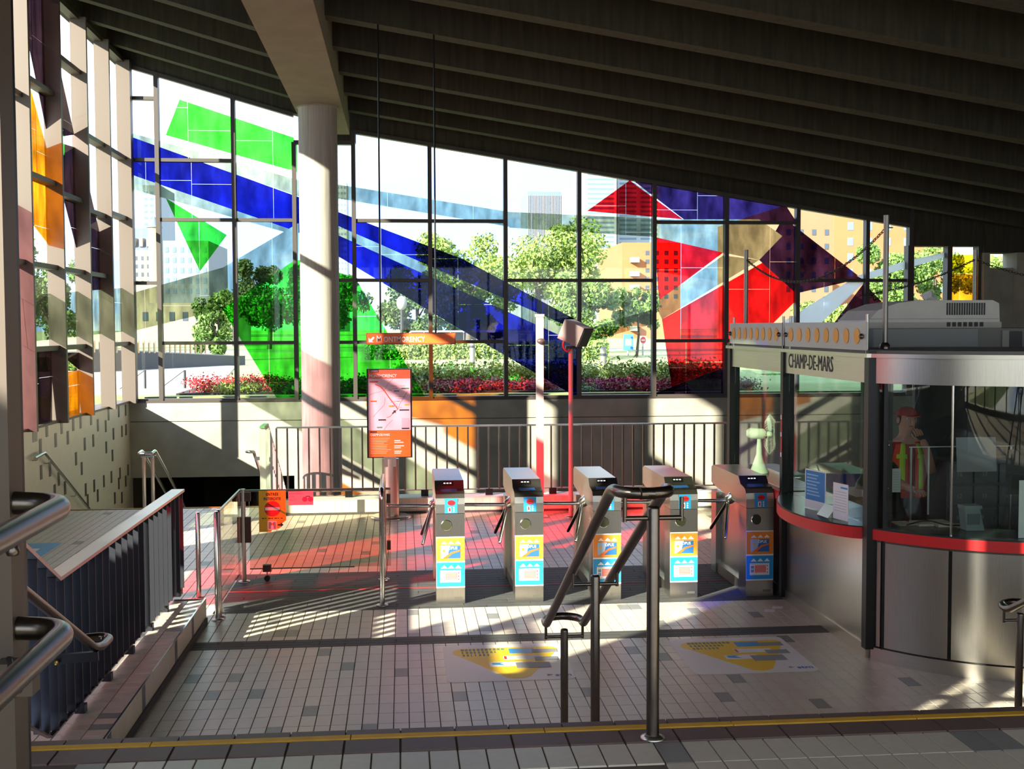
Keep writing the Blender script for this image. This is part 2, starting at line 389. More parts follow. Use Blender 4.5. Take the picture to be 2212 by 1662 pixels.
for k in range(1, 7):
    z = LZ-0.152*k; y0 = 4.36+0.298*(k-1)
    part(MB().box((-1.72, y0, -0.2), (XR-3, y0+0.298, z)), 'step', TILEF, steps)

# ---- kerb beside the slatted guard
kerb = thing('tiled_kerb', 'long low cream tiled kerb carrying the dark slatted guard', 'kerb', (-1.85, 8, 0))
part(MB().box((-1.985, 5.9, -0.006), (-1.725, 10.30, 0.212)), 'core', GROUT, kerb)
kt = tile_mb(0, 0.13, 0, TS, h=0.006).mesh('tile'); kt.materials.append(TILE)
kg = tile_mb(0, 0.13, 0, TS, h=0.006).mesh('tile'); kg.materials.append(TILEG)
random.seed(3)
nr = int((10.30-5.95)/TS)
for r in range(nr):
    for c in range(2):
        o = link('tile', kg if random.random() < 0.07 else kt); o.location = (-1.985+c*0.13, 5.95+r*TS, 0.218); adopt(o, kerb)
for r in range(nr+1):
    dark = r in (9, 18, 29, 36)
    part(MB().box((-1.726, 5.95+r*TS+0.0015, 0.052), (-1.719, 5.95+(r+1)*TS-0.0015, 0.216)), 'face_tile', WALLG if dark else WALLT, kerb)
part(MB().box((-1.727, 5.95, 0.0), (-1.705, 10.30, 0.05)), 'cove_base', SLATE, kerb)
part(MB().box((-1.99, 10.30, 0.0), (-1.72, 10.308, 0.214)), 'end_tile', WALLT, kerb)
part(MB().beam((-1.722, 5.95, 0.218), (-1.722, 10.31, 0.218), 0.012, 0.006), 'edge_trim', CHROME, kerb)
part(MB().prism([(-1.985, 5.9, 0.2), (-1.985, 4.36, 0.95), (-1.985, 4.36, 0.0), (-1.985, 5.9, 0.0)], (0, 0, 0), (0.26, 0, 0)), 'sloped_string', TILE, kerb)

# ---- side wall (left): cream tile below, grey accent tiles, glazed above
wall_left = struct(MB().box((XL-0.25, 9.0, -5.0), (XL+0.06, YB+0.05, SILL)).build('wall_left', WALLT), 'cream tiled side wall with scattered grey tiles')
acc_px = [(97,930),(130,924),(155,918),(174,912),(194,906),(234,896),(254,890),(269,887),(87,964),(118,952),(143,947),(208,920),(228,921),(182,960),(199,953),(244,938),(261,933),(271,929),(229,967),(241,985),(160,993),(173,1014),(274,1017),(257,1024),(240,1031),(222,1041),(203,1050),(182,1060),(271,1040),(254,1046),(85,1022),(107,1015),(245,1078),(262,1076),(209,1072),(189,1082),(139,1055),(126,1035),(118,1062)]
a_mesh = MB().box((0, 0, 0), (0.006, 0.1, 0.2)).mesh('tile'); a_mesh.materials.append(WALLG)
for q in acc_px:
    p = AX(*q, XL+0.06); o = link('tile', a_mesh, wall_left); o.location = (XL+0.059, round(p.y/0.102)*0.102, p.z-0.1)
big = MB().box((0, 0, 0), (0.006, 0.2, 0.2)).mesh('tile'); big.materials.append(mat('pale_grey_tile', (150, 148, 136), 0.4))
p = AX(75, 939, XL+0.06); o = link('tile', big, wall_left); o.location = (XL+0.059, p.y-0.1, p.z-0.1)
o = MB().box((XL-0.25, 9.0, SILL), (XL+0.10, YB-0.04, SILL+0.035)).build('sill', MULL); o.parent = wall_left
# side wall nearer than the view: parapet on the landing side
wl2 = struct(MB().box((XL-0.25, YN, -1.0), (XL+0.06, 9.0, 1.6)).build('wall_left', CONC), 'low side wall below the near glazing')
for (ya, yb_, za, zb_) in ((YN, -1.3, 1.6, 7.6), (-0.3, 2.95, 1.6, 7.6), (-1.3, -0.3, 1.6, 4.7), (-1.3, -0.3, 7.05, 7.6)): MB().box((XL-0.25, ya, za), (XL+0.06, yb_, zb_)).build('upper_panel', CONC).parent = wl2
MB().box((XL-0.05, -1.3, 4.7), (XL-0.04, -0.3, 7.05)).build('pane', CLEAR).parent = wl2

# ---- end wall: concrete parapet with grooves, opening over the stairs at its left foot
wall_back = struct(empty('wall_back', (0, YB, 0)), 'concrete parapet wall under the coloured end window')
XO = AY(636, 1028, YB-0.12).x
def groove_wall(x0, x1, z0, z1, y): return MB().box((x0, y, z0), (x1, YB+0.25, z1))
ZG1 = AY(900, 905, YB-0.12).z
part(groove_wall(XL, XO, -0.18, ZG1-0.01, YB-0.12), 'lower_panel', CONC, wall_back)
part(groove_wall(XO, 11.9, -4.6, ZG1-0.01, YB-0.12), 'lower_panel', CONC, wall_back)
part(groove_wall(XL, 11.9, ZG1+0.004, SILL, YB-0.12), 'upper_panel', CONC, wall_back)
part(MB().box((XL, YB-0.1, ZG1-0.02), (11.9, YB+0.2, ZG1+0.01)), 'groove', GROUT, wall_back)
part(MB().box((XL, YB-0.13, SILL-0.015), (11.9, YB+0.3, SILL+0.02)), 'sill', MULL_IN, wall_back)

# ---- roof: folded slab, ribs, main beam
HL = (AY(268, 145, YB), AY(640, 255, YB)); HR = (AY(768, 290, YB), AY(1962, 492, YB))
sl = (HL[1].z-HL[0].z)/(HL[1].x-HL[0].x); sr = (HR[1].z-HR[0].z)/(HR[1].x-HR[0].x)
def head(x): return HL[0].z+sl*(x-HL[0].x) if x < -1.3 else HR[0].z+sr*(x-HR[0].x)
BX0, BX1, BZ = -1.67, -0.91, 6.043
ceiling = struct(empty('ceiling', (0, 10, 7)), 'dark ribbed concrete roof sloping down to the right')
def slab(x0, x1, d0, d1, y0, y1, name, m, hf):
    a, b = (x0, y0, hf(x0)+d0), (x1, y0, hf(x1)+d0)
    mb = MB().prism([a, b, (x1, y0, hf(x1)+d1), (x0, y0, hf(x0)+d1)], (0, 0, 0), (0, y1-y0, 0)); return part(mb, name, m, ceiling)
hl = lambda x: HL[0].z+sl*(x-HL[0].x)
hr = lambda x: HR[0].z+sr*(x-HR[0].x)
RIBD = 0.62
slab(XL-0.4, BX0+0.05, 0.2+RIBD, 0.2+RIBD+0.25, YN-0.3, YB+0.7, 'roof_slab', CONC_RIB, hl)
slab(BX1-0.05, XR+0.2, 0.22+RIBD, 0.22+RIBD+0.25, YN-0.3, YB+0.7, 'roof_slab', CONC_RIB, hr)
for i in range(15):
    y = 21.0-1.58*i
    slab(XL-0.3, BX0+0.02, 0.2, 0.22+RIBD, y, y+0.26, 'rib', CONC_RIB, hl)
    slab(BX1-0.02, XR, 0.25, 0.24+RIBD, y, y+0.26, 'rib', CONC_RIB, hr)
part(MB().box((BX0, YN-0.3, BZ), (BX1, YB-0.45, BZ+1.6)), 'beam', CONC_LT, ceiling)
# fascia above the end window
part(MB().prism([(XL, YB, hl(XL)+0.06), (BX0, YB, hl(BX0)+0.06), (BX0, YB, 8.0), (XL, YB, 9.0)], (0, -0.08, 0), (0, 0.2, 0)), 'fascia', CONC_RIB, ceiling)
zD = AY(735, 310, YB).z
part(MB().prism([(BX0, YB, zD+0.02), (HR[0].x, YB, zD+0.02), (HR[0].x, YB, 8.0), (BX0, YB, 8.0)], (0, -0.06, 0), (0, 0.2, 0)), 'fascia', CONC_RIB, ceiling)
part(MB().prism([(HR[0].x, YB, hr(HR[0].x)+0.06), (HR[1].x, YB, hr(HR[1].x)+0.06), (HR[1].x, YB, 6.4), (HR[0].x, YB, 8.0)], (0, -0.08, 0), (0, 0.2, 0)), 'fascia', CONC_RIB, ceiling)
# fascia above the side glazing
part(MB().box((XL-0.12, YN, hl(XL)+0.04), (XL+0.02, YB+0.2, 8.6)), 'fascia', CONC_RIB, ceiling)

# ---- walls that close the hall at the right and behind
struct(MB().box((XR, YN, -5), (XR+0.3, YB+0.3, 6.5)).build('wall_right', CONC), 'concrete wall closing the hall at the right')
wb = struct(empty('wall_behind', (3, YN, 0)), 'entrance wall behind the viewer')
part(MB().box((XL-0.2, YN-0.3, -1), (XR+0.2, YN, LZ+0.1)), 'panel', CONC, wb)
part(MB().box((XL-0.2, YN-0.3, 4.9), (XR+0.2, YN, 8.9)), 'panel', CONC, wb)
for k in range(13):
    x = XL+0.3+k*1.36; part(MB().box((x-0.04, YN-0.15, LZ), (x+0.04, YN, 4.9)), 'mullion', MULL_IN, wb)
    if k < 12: part(MB().box((x+0.04, YN-0.08, LZ+0.1), (x+1.32, YN-0.07, 4.9)), 'pane', WARMG, wb)
# concrete infill right of the end window with lower head
zN = AY(2000, 535, YB).z
xM0, xM1 = AY(1968, 535, YB).x, AY(2040, 535, YB).x; xN0, xN1 = AY(2050, 540, YB).x, AY(2107, 545, YB).x
wr = struct(empty('wall_back_right', (10.5, YB, 0)), 'bare concrete infill at the right end of the window wall')
part(MB().box((HR[1].x+0.05, YB-0.15, zN+0.02), (11.25, YB+0.2, 6.4)), 'infill', CONC_RIB, wr)
xS0, xS1 = AY(2125, 565, YB).x, AY(2177, 565, YB).x; zS0, zS1 = AY(2150, 580, YB).z, AY(2150, 548, YB).z
part(MB().box((11.2, YB-0.25, zS1), (XR, YB+0.2, 6.4)), 'infill', CONC_RIB, wr)
part(MB().box((xN1+0.05, YB-0.25, -4.6), (xS0, YB+0.2, zS1)), 'infill', CONC, wr)
part(MB().box((xS0, YB-0.2, -4.6), (xS1, YB+0.2, zS0)), 'infill', CONC, wr)
part(MB().box((xS1, YB-0.35, -4.6), (XR, YB+0.2, zS1)), 'infill', CONC, wr)

# ---- stairwell beyond the railing
pit = struct(empty('floor', (0, 19, -4.5)), 'dark stairwell bottom beyond the railing')
part(MB().box((XL, 16.9, -4.8), (XR, 30, -4.5)), 'pit_floor', GROUT, pit)
part(MB().box((-1.8, 16.5, -4.6), (XR, 16.9, -0.01)), 'pit_face', CONC, pit)
part(MB().box((XL, 29.8, -4.6), (XR, 30, 0.1)), 'pit_end', GROUT, pit)
part(MB().box((XL, YB+0.2, -0.2), (XR, 30, 0.1)), 'pit_roof', GROUT, pit)
part(MB().box((XL-0.3, YB, -4.8), (XL+0.05, 30, 0.1)), 'pit_side', GROUT, pit)
part(MB().box((XR, YB, -4.8), (XR+0.3, 30, 0.1)), 'pit_side', GROUT, pit)
part(MB().box((-1.95, 17.0, -4.6), (-1.85, 29.9, -2.0)), 'pit_side', GROUT, pit)
for k in range(1, 26):
    z = -0.165*k; y0 = 17.0+0.30*(k-1)
    part(MB().box((XL+0.06, y0, z-0.5), (-1.95, y0+0.30, z)), 'step', TILEF, pit)
part(MB().box((XL+0.06, 16.965, 0.0002), (-1.95, 17.0, 0.003)), 'grip_strip', YELLOW, pit)

# ================================================================== GLAZING
def clip_half(poly, a, b):
    """keep the part of a convex polygon left of a->b ; returns (inside, outside)"""
    def side(p): return (b[0]-a[0])*(p[1]-a[1])-(b[1]-a[1])*(p[0]-a[0])
    ins, out = [], []
    n = len(poly)
    for i in range(n):
        p, q = poly[i], poly[(i+1) % n]; sp, sq = side(p), side(q)
        if sp >= 0: ins.append(p)
        if sp <= 0: out.append(p)
        if (sp > 1e-12 and sq < -1e-12) or (sp < -1e-12 and sq > 1e-12):
            t = sp/(sp-sq); x = (p[0]+(q[0]-p[0])*t, p[1]+(q[1]-p[1])*t); ins.append(x); out.append(x)
    return ins, out
def area(p): return 0.5*sum(p[i][0]*p[(i+1) % len(p)][1]-p[(i+1) % len(p)][0]*p[i][1] for i in range(len(p)))
def ccw(p): return p if area(p) > 0 else p[::-1]
def inter(poly, D):
    for i in range(len(D)):
        if len(poly) < 3: return []
        poly, _ = clip_half(poly, D[i], D[(i+1) % len(D)])
    return poly if len(poly) > 2 and abs(area(poly)) > 4e-4 else []
def split(poly, D):
    outs = []
    for i in range(len(D)):
        poly, o = clip_half(poly, D[i], D[(i+1) % len(D)])
        if len(o) > 2 and abs(area(o)) > 4e-4: outs.append(o)
        if len(poly) < 3: return [], outs
    return (poly if abs(area(poly)) > 4e-4 else []), outs
def glaze(win, cells, design, to3, nrm, rng):
    """each window cell is cut by the straight-edged colour fields; every piece of glass a pane of its own"""
    for cellp in cells:
        cellp = ccw(cellp); pieces = [(cellp, 'clear')]
        for (key, D) in design:
            D = ccw(D); new = []
            for (p, k) in pieces:
                i, outs = split(p, D)
                if not i: new.append((p, k)); continue
                new.append((i, key)); new += [(o, k) for o in outs]
            pieces = new
        us = [p[0] for p in cellp]; vs = [p[1] for p in cellp]; u0, u1, v0, v1 = min(us), max(us), min(vs), max(vs)
        um = u0+(u1-u0)*rng.uniform(0.35, 0.65); vm = [v0+(v1-v0)*rng.uniform(0.3, 0.7) for _ in range(2)]
        g = 0.0025
        rects = [(u0, um-g, v0, vm[0]-g), (u0, um-g, vm[0]+g, v1), (um+g, u1, v0, vm[1]-g), (um+g, u1, vm[1]+g, v1)] if (u1-u0)*(v1-v0) > 0.9 else [(u0, u1, v0, v1)]
        for key in {k for _, k in pieces}:
            polys = [p for p, k in pieces if k == key]
            groups = [polys] if key == 'clear' else [[q for q in (inter(p, [(a, c), (b, c), (b, d), (a, d)]) for p in polys) if q] for (a, b, c, d) in rects]
            for grp in groups:
                if not grp: continue
                mb = MB()
                for p in grp: mb.prism([to3(*q) for q in p], nrm*-0.004, nrm*0.004)
                part(mb, 'pane', GL[key], win)
def mbar(p, q, w, d, parent, name, nrm, m=None):
    """frame bar from p to q, w wide in the plane, d deep along nrm"""
    p, q = Vector(p), Vector(q); D = (q-p).normalized(); X = D.cross(nrm)
    part(MB().obox((p+q)/2, w, (q-p).length, d, X, D, nrm), name, m or MULL_IN, parent)

# ---- end window
win1 = struct(empty('window_1', (0, YB, SILL)), 'tall end window of clear and coloured glass in a dark grid frame')
def wx(px, py=700): return AY(px, py, YB).x
def wz(py, px=900): return AY(px, py, YB).z
mx = [XL+0.02, wx(348), wx(511), wx(640), wx(729), wx(767), wx(930), wx(1092), wx(1250), wx(1411), wx(1566), wx(1719), wx(1868), wx(1962, 600)]
Z1, Z2, Z3, Z4 = wz(352), wz(478), wz(606), wz(739); ZT = wz(222)
bays = [(0, 1, [ZT, Z1, wz(612)]), (1, 2, [Z1, Z2, Z4]), (2, 3, [Z2, Z4]), (4, 5, [Z3, Z4]), (5, 6, [Z2, Z3, Z4]), (6, 7, [Z2, Z4]), (7, 8, [Z3]), (8, 9, [Z3]),
        (9, 10, [Z2, Z4]), (10, 11, [Z2, Z4]), (11, 12, [Z3]), (12, 13, [Z3])]
design_px = [
 ('green', [(388,215),(642,300),(642,372),(358,292)]),
 ('mist', [(262,281),(725,412),(725,452),(262,292)]), ('mist', [(725,398),(1100,458),(1100,490),(725,428)]), ('mist', [(1100,458),(1411,472),(1411,512),(1100,492)]),
 ('mist', [(262,372),(645,480),(645,510),(262,402)]),
 ('blue', [(262,288),(640,424),(640,500),(262,370)]), ('blue', [(640,424),(1000,560),(1000,715),(640,500)]), ('blue', [(1000,560),(1252,695),(1252,862),(1000,715)]),
 ('mist', [(725,486),(1252,716),(1252,744),(725,506)]), ('mist', [(1250,716),(1412,668),(1412,700),(1250,744)]),
 ('mist', [(262,640),(482,578),(482,668),(262,722)]), ('mist', [(482,578),(645,482),(645,560),(482,668)]),
 ('green', [(480,668),(640,560),(767,600),(922,864),(600,864)]),
 ('green', [(358,428),(490,508),(432,586)]),
 ('red', [(1268,456),(1360,390),(1475,474)]), ('red', [(1413,512),(1562,546),(1424,650)]),
 ('red', [(1430,690),(1650,566),(1719,604),(1719,650),(1580,788),(1452,846)]),
 ('violet', [(1362,386),(1700,448),(1722,482),(1477,474)]), ('violet', [(1640,562),(1692,470),(1862,602),(1720,634)]), ('violet', [(1800,700),(1866,612),(1912,660),(1880,760),(1830,770)]),
 ('violet', [(1413,850),(1580,788),(1580,868),(1413,868)]), ('mist', [(1413,474),(1640,474),(1690,510),(1640,562),(1562,546),(1413,512)]),
 ('mist', [(1413,655),(1562,552),(1640,562),(1430,690)]),
 ('milk', [(1600,752),(1836,606),(1872,606),(1716,752)]), ('milk', [(1850,596),(1964,562),(1964,578),(1868,606)]),
]
design = [(k, [(AY(*q, YB).x, AY(*q, YB).z) for q in pl]) for k, pl in design_px]
cells1 = []
for (a, b, trs) in bays:
    x0, x1 = mx[a], mx[b]; zs = sorted([SILL+0.02]+trs)
    for i, z0 in enumerate(zs):
        if i+1 < len(zs): cells1.append([(x0, z0), (x1, z0), (x1, zs[i+1]), (x0, zs[i+1])])
        else:
            if a == 4: cells1.append([(x0, z0), (x1, z0), (x1, zD), (x0, zD)])
            else: cells1.append([(x0, z0), (x1, z0), (x1, head(x1)+0.04), (x0, head(x0)+0.04)])
    for z in trs: mbar((x0+0.03, YB-0.03, z), (x1-0.03, YB-0.03, z), 0.062, 0.12, win1, 'transom', VY)
cells1.append([(mx[3], SILL+0.02), (mx[4], SILL+0.02), (mx[4], zD), (mx[3], zD)])
glaze(win1, cells1, design, lambda u, v: Vector((u, YB, v)), VY, random.Random(5))
for i, x in enumerate(mx):
    top = zD if i in (3, 4) else (head(x)+0.05)
    mbar((x, YB-0.04, SILL), (x, YB-0.04, top), 0.075 if i else 0.12, 0.16, win1, 'mullion', VY)
mbar((mx[0], YB-0.04, hl(mx[0])+0.03), (mx[3], YB-0.04, hl(mx[3])+0.03), 0.07, 0.14, win1, 'head_bar', VY)
mbar((mx[5], YB-0.04, hr(mx[5])+0.03), (mx[13], YB-0.04, hr(mx[13])+0.03), 0.07, 0.14, win1, 'head_bar', VY)
mbar((mx[3], YB-0.04, zD), (mx[5], YB-0.04, zD), 0.07, 0.14, win1, 'head_bar', VY)
mbar((mx[0], YB-0.03, SILL+0.03), (mx[13], YB-0.03, SILL+0.03), 0.05, 0.14, win1, 'bottom_bar', VY)

# ---- lower-headed lights at the right end
win3 = struct(empty('window_3', (10.4, YB, SILL)), 'two low lights right of the main window, one glazed amber and orange')
glaze(win3, [[(xM0, SILL+0.02), (xM1, SILL+0.02), (xM1, zN), (xM0, zN)]], [('milk', [(AY(*q, YB).x, AY(*q, YB).z) for q in [(1966,562),(2042,545),(2042,556),(1966,578)]])], lambda u, v: Vector((u, YB, v)), VY, random.Random(2))
zo = AY(2078, 592, YB).z
glaze(win3, [[(xN0, SILL+0.02), (xN1, SILL+0.02), (xN1, zo), (xN0, zo)], [(xN0, zo+0.01), (xN1, zo+0.01), (xN1, zN), (xN0, zN)]],
      [('orange', [(xN0-1, SILL), (xN1+1, SILL), (xN1+1, zo), (xN0-1, zo)]), ('amber', [(xN0-1, zo), (xN1+1, zo), (xN1+1, zN-0.1), (xN0-1, zN-0.18)])], lambda u, v: Vector((u, YB, v)), VY, random.Random(4))
for x, w in ((xM0-0.06, 0.12), ((xM1+xN0)/2, xN0-xM1), (xN1+0.06, 0.14)): mbar((x, YB-0.05, SILL), (x, YB-0.05, zN+0.03), w, 0.2, win3, 'mullion', VY)
win4 = struct(empty('window_4', (11.5, YB, zS0)), 'small square light at the far right of the end wall')
glaze(win4, [[(xS0, zS0), (xS1, zS0), (xS1, zS1), (xS0, zS1)]], [], lambda u, v: Vector((u, YB, v)), VY, random.Random(4))

# ---- side window (left): bays in view and the nearer ones that light the hall
win2 = struct(empty('window_2', (XL, 14, SILL)), 'tall side window of clear and coloured glass with deep bronze mullions')
ly = [2.95, 4.62, 6.25, 7.50, 8.78, 10.23, 11.68, 13.13, 14.58, 15.98, 17.42, 18.85, 20.26, 21.93]
topz = hl(XL)+0.06
dl = [(k, [(AX(*q, XL).y, AX(*q, XL).z) for q in pl]) for k, pl in [
 ('dark', [(34,-40),(88,-40),(166,320),(104,300)]), ('dark', [(104,300),(166,290),(246,640),(192,640)]),
 ('orange', [(35,110),(60,170),(122,400),(128,560),(60,470),(35,300)]), ('green', [(104,210),(140,300),(140,335),(104,340)]),
 ('mist', [(34,640),(270,622),(270,716),(34,742)]),
 ('dark', [(72,752),(112,752),(112,925),(76,925)]), ('orange', [(137,805),(172,800),(172,900),(137,912)]), ('dark', [(137,762),(172,762),(172,800),(137,805)])]]
def R(y0, y1, z0, z1): return [(y0, z0), (y1, z0), (y1, z1), (y0, z1)]
dl += [('dark', R(13.13, 14.58, 3.6, 7.6)), ('orange', [(15.98, 3.9), (16.55, 3.9), (16.55, 5.2), (15.98, 5.0)]), ('mist', R(13.13, 14.58, 1.2, 3.4)), ('rose', R(14.58, 15.98, 1.2, 4.2)),
       ('dark', R(11.68, 13.13, 2.9, 5.6)), ('rose', R(10.23, 11.68, 3.0, 5.4)), ('dark', R(10.23, 11.68, 1.2, 3.0)), ('violet', R(10.23, 11.68, 5.4, 7.5)),
       ('red', [(8.25, 1.6), (10.23, 1.6), (10.23, 3.3), (9.5, 5.0), (5.0, 5.0)]), ('red', R(8.5, 9.05, 5.0, 6.5)), ('violet', R(7.32, 8.5, 5.6, 7.5)),
       ('mist', R(5.86, 7.32, 5.2, 7.5)),
       ('blue', R(2.95, 3.55, 4.4, 7.5)), ('dark', R(2.95, 6.1, 1.6, 2.75)), ('dark', R(2.95, 5.2, 2.75, 3.1)), ('dark', R(2.95, 4.40, 2.6, 3.3)), ('mist', R(3.55, 4.4, 4.9, 7.5)), ('dark', R(4.4, 5.86, 5.6, 7.5))]
lvl = [[Z3], [Z2, Z4], [Z3, Z1], [Z2, Z4], [Z3, Z1], [Z2, Z4], [Z3, Z1], [Z2, Z4], [Z3, Z1], [wz(606), Z4, Z2+0.1, 5.9], [Z1+0.9, Z2, Z3, Z4], [Z1, Z2-0.1, Z3], [Z1, Z2, Z4]]
cl = []
for i in range(len(ly)-1):
    y0, y1 = ly[i], ly[i+1]; s0 = (1.6 if y1 < 9.05 else SILL)+0.03; zs = [s0]+sorted(lvl[i])+[topz]
    for a, b in zip(zs[:-1], zs[1:]): cl.append(R(y0, y1, a, b))
    for z in lvl[i]: mbar((XL+0.04, y0+0.03, z), (XL+0.04, y1-0.03, z), 0.07, 0.16, win2, 'transom', VX, MULL)
glaze(win2, cl, dl, lambda u, v: Vector((XL, u, v)), VX, random.Random(9))
for y in ly[:-1]: mbar((XL+0.09, y, 1.2), (XL+0.09, y, topz), 0.07, 0.24, win2, 'mullion', VX, MULL)
mbar((XL+0.09, ly[-1]-0.1, 1.2), (XL+0.09, ly[-1]-0.1, topz), 0.2, 0.24, win2, 'corner_post', VX, MULL)
mbar((XL+0.04, ly[0], topz), (XL+0.04, ly[-1], topz), 0.08, 0.14, win2, 'head_bar', VX, MULL_IN)

# ================================================================== THINGS IN THE HALL
# ---- round concrete column carrying the beam
col = thing('concrete_column', 'tall round board-marked concrete column carrying the roof beam', 'column', (-1.30, 18.93, -4.5))
part(MB().lathe((-1.30, 18.93, 0), [(0.305, -4.5), (0.305, 5.98), (0.305, BZ)], 40), 'shaft', CONC_COL, col)
part(MB().lathe((-1.30, 18.93, 0), [(0.30, BZ-0.02), (0.33, BZ-0.015), (0.33, BZ)], 40), 'collar', CONC, col)

# ---- near steel post at the left edge with two landing rails
post = thing('steel_post', 'full height beige steel post at the left edge of the landing', 'post', (-1.0, 3.0, LZ))
part(MB().box((-1.075, 2.96, LZ), (-0.962, 3.06, BZ)), 'flange', MULL, post)
part(MB().box((-1.10, 3.06, LZ), (-1.0, 3.2, BZ)), 'web', BLACKM, post)  # black colour stands in for the shade on this half of the post
part(MB().box((-0.99, 2.9, LZ+0.62), (-0.90, 2.96, LZ+0.70)), 'bracket', MULL, post)
for nm, z, lab in (('landing_rail', 2.14, 'upper thick steel landing rail ending in a loop at the left post'), ('landing_rail', 1.825, 'lower thick steel landing rail ending in a loop at the left post')):
    r = thing(nm, lab, 'handrail', (-0.83, 2, LZ))
    part(MB().tube(fillet([(-0.835, 0.4, z), (-0.835, 2.99, z), (-1.02, 3.0, z+0.006)], 0.1, 8), 0.029, 20), 'tube', STEEL_DK, r)
    b = part(MB().tube(fillet([(-0.88, 2.72, z-0.02), (-0.88, 2.72, z-0.065), (-0.98, 2.98, z-0.065)], 0.03), 0.009, 8), 'bracket', BLACKM, r)
    part(MB().lathe((-0.88, 2.72, z-0.075), [(0.012, 0), (0.016, 0.008), (0.012, 0.02)], 12), 'bolt', STEEL_DK, r)

# ---- left stair rail with hook at its foot
r = thing('stair_handrail', 'thin steel stair handrail with hooked foot beside the slatted guard', 'handrail', (-1.6, 6.3, 0))
part(MB().tube(fillet([(-1.62, 4.45, 1.80), (-1.62, 6.25, 0.90), (-1.60, 6.33, 0.885), (-1.60, 6.50, 0.885), (-1.66, 6.52, 0.89), (-1.72, 6.45, 0.90)], 0.05, 5), 0.022, 16), 'tube', STEEL_DK, r)
part(MB().beam((-1.60, 6.25, 0.855), (-1.95, 6.22, 0.845), 0.03, 0.05), 'bracket', BLACKM, r)
part(MB().lathe((-1.80, 6.2, 0.83), [(0.012, 0), (0.014, 0.01), (0.01, 0.02)], 10), 'bolt', mat('brass', (190, 160, 80), 0.3, 1.0), r)

# ---- slatted guard on the kerb
g = thing('slatted_guard', 'dark slatted steel guard with wide flat cap along the kerb', 'railing', (-2.0, 8.5, 0.22))
gx, gz = -2.01, 1.14
cap = [(-2.035-0.055+0, 6.88, gz), (-1.955, 10.50, gz)]
part(MB().beam((gx, 6.86, gz), (gx+0.035, 10.50, gz), 0.11, 0.022), 'cap', STEEL, g)
part(MB().beam((gx, 6.86, gz), (gx, 4.3, gz+0.51*2.56), 0.11, 0.022), 'raked_cap', STEEL, g)
part(MB().beam((gx+0.02, 6.7, 0.275), (gx+0.035, 10.45, 0.275), 0.03, 0.012), 'bottom_rail', STEEL_DK, g)
part(MB().beam((gx+0.02, 6.7, 0.275), (gx+0.02, 4.4, 0.275+0.51*2.3), 0.03, 0.012), 'raked_bottom_rail', STEEL_DK, g)
n = 22
for k in range(n):
    y = 6.95+k*(10.46-6.95)/(n-1); xx = gx+0.035*(y-6.86)/3.6
    part(MB().box((xx-0.045, y-0.006, 0.282), (xx+0.045, y+0.006, gz-0.01)), 'slat', FIN, g)
for k in range(15):
    y = 6.79-k*0.165; dz = 0.51*(6.86-y)
    part(MB().box((gx-0.045, y-0.006, 0.282+max(0, 0.51*(6.7-y))), (gx+0.045, y+0.006, gz-0.012+dz)), 'slat', FIN, g)
for y in (7.3, 7.95, 8.6, 9.25, 9.85, 10.4): part(MB().box((gx, y-0.03, 0.2185), (gx+0.06, y+0.03, 0.27)), 'foot', FIN, g)
part(MB().box((-2.03, 10.47, 0.2185), (-1.95, 10.50, gz)), 'end_post', STEEL, g)

# ---- centre twin stair rail
def twin_rail(name, label, x0, x1, ytop, ztop, ybot, zbot, posts, near_only=False):
    t = thing(name, label, 'handrail', ((x0+x1)/2, ybot, 0))
    xm = (x0+x1)/2
    path = [(x0, ytop, ztop), (x0, ybot, zbot)]
    pts = [(xm+0.03, ytop-0.16, ztop), (x0+0.01, ytop-0.13, ztop), (x0, ytop, ztop), (x0, ybot, zbot), (x0, ybot+0.1, zbot+0.01), (xm, ybot+0.16, zbot+0.012), (x1, ybot+0.1, zbot+0.01), (x1, ybot, zbot), (x1, ytop, ztop), (x1-0.01, ytop-0.13, ztop), (xm-0.03, ytop-0.16, ztop)]
    part(MB().tube(fillet(pts, 0.085, 6), 0.0225, 18), 'tube', STEEL_DK, t)
    for (py, pb, r) in posts:
        zr = ztop+(zbot-ztop)*(py-ytop)/(ybot-ytop); zr = min(max(zr, zbot), ztop)
        zt = zr-0.03
        part(MB().lathe((xm, py, 0), [(r, pb), (r, zt-0.012), (r*0.9, zt-0.003), (r*0.5, zt)], 18), 'post', STEEL_DK, t)
        if pb > 1.0: part(MB().lathe((xm, py, 0), [(0.045, pb), (0.045, pb+0.006), (0.026, pb+0.014)], 20), 'base_flange', STEEL, t)
        zc = zt-0.045
        part(MB().cyl((x0, py, zc), (x1, py, zc), 0.009, 10), 'cross_arm', STEEL_DK, t)
        for x in (x0, x1):
            part(MB().cyl((x, py, zc-0.012), (x, py, zr), 0.008, 8), 'arm', STEEL_DK, t)
    return t
twin_rail('stair_handrail', 'twin steel handrail with looped ends on three posts at mid stair', 0.800, 1.010, 4.42, 1.955, 6.5, 0.89, [(4.165, LZ, 0.0235), (5.45, 0.55, 0.0225), (6.52, 0.0, 0.022)])
twin_rail('stair_handrail', 'twin steel handrail ending in a loop at the right edge', 3.56, 3.76, 4.42, 1.955, 6.55, 0.89, [(4.3, LZ, 0.0235), (5.5, 0.52, 0.0225), (6.6, 0.0, 0.022)])

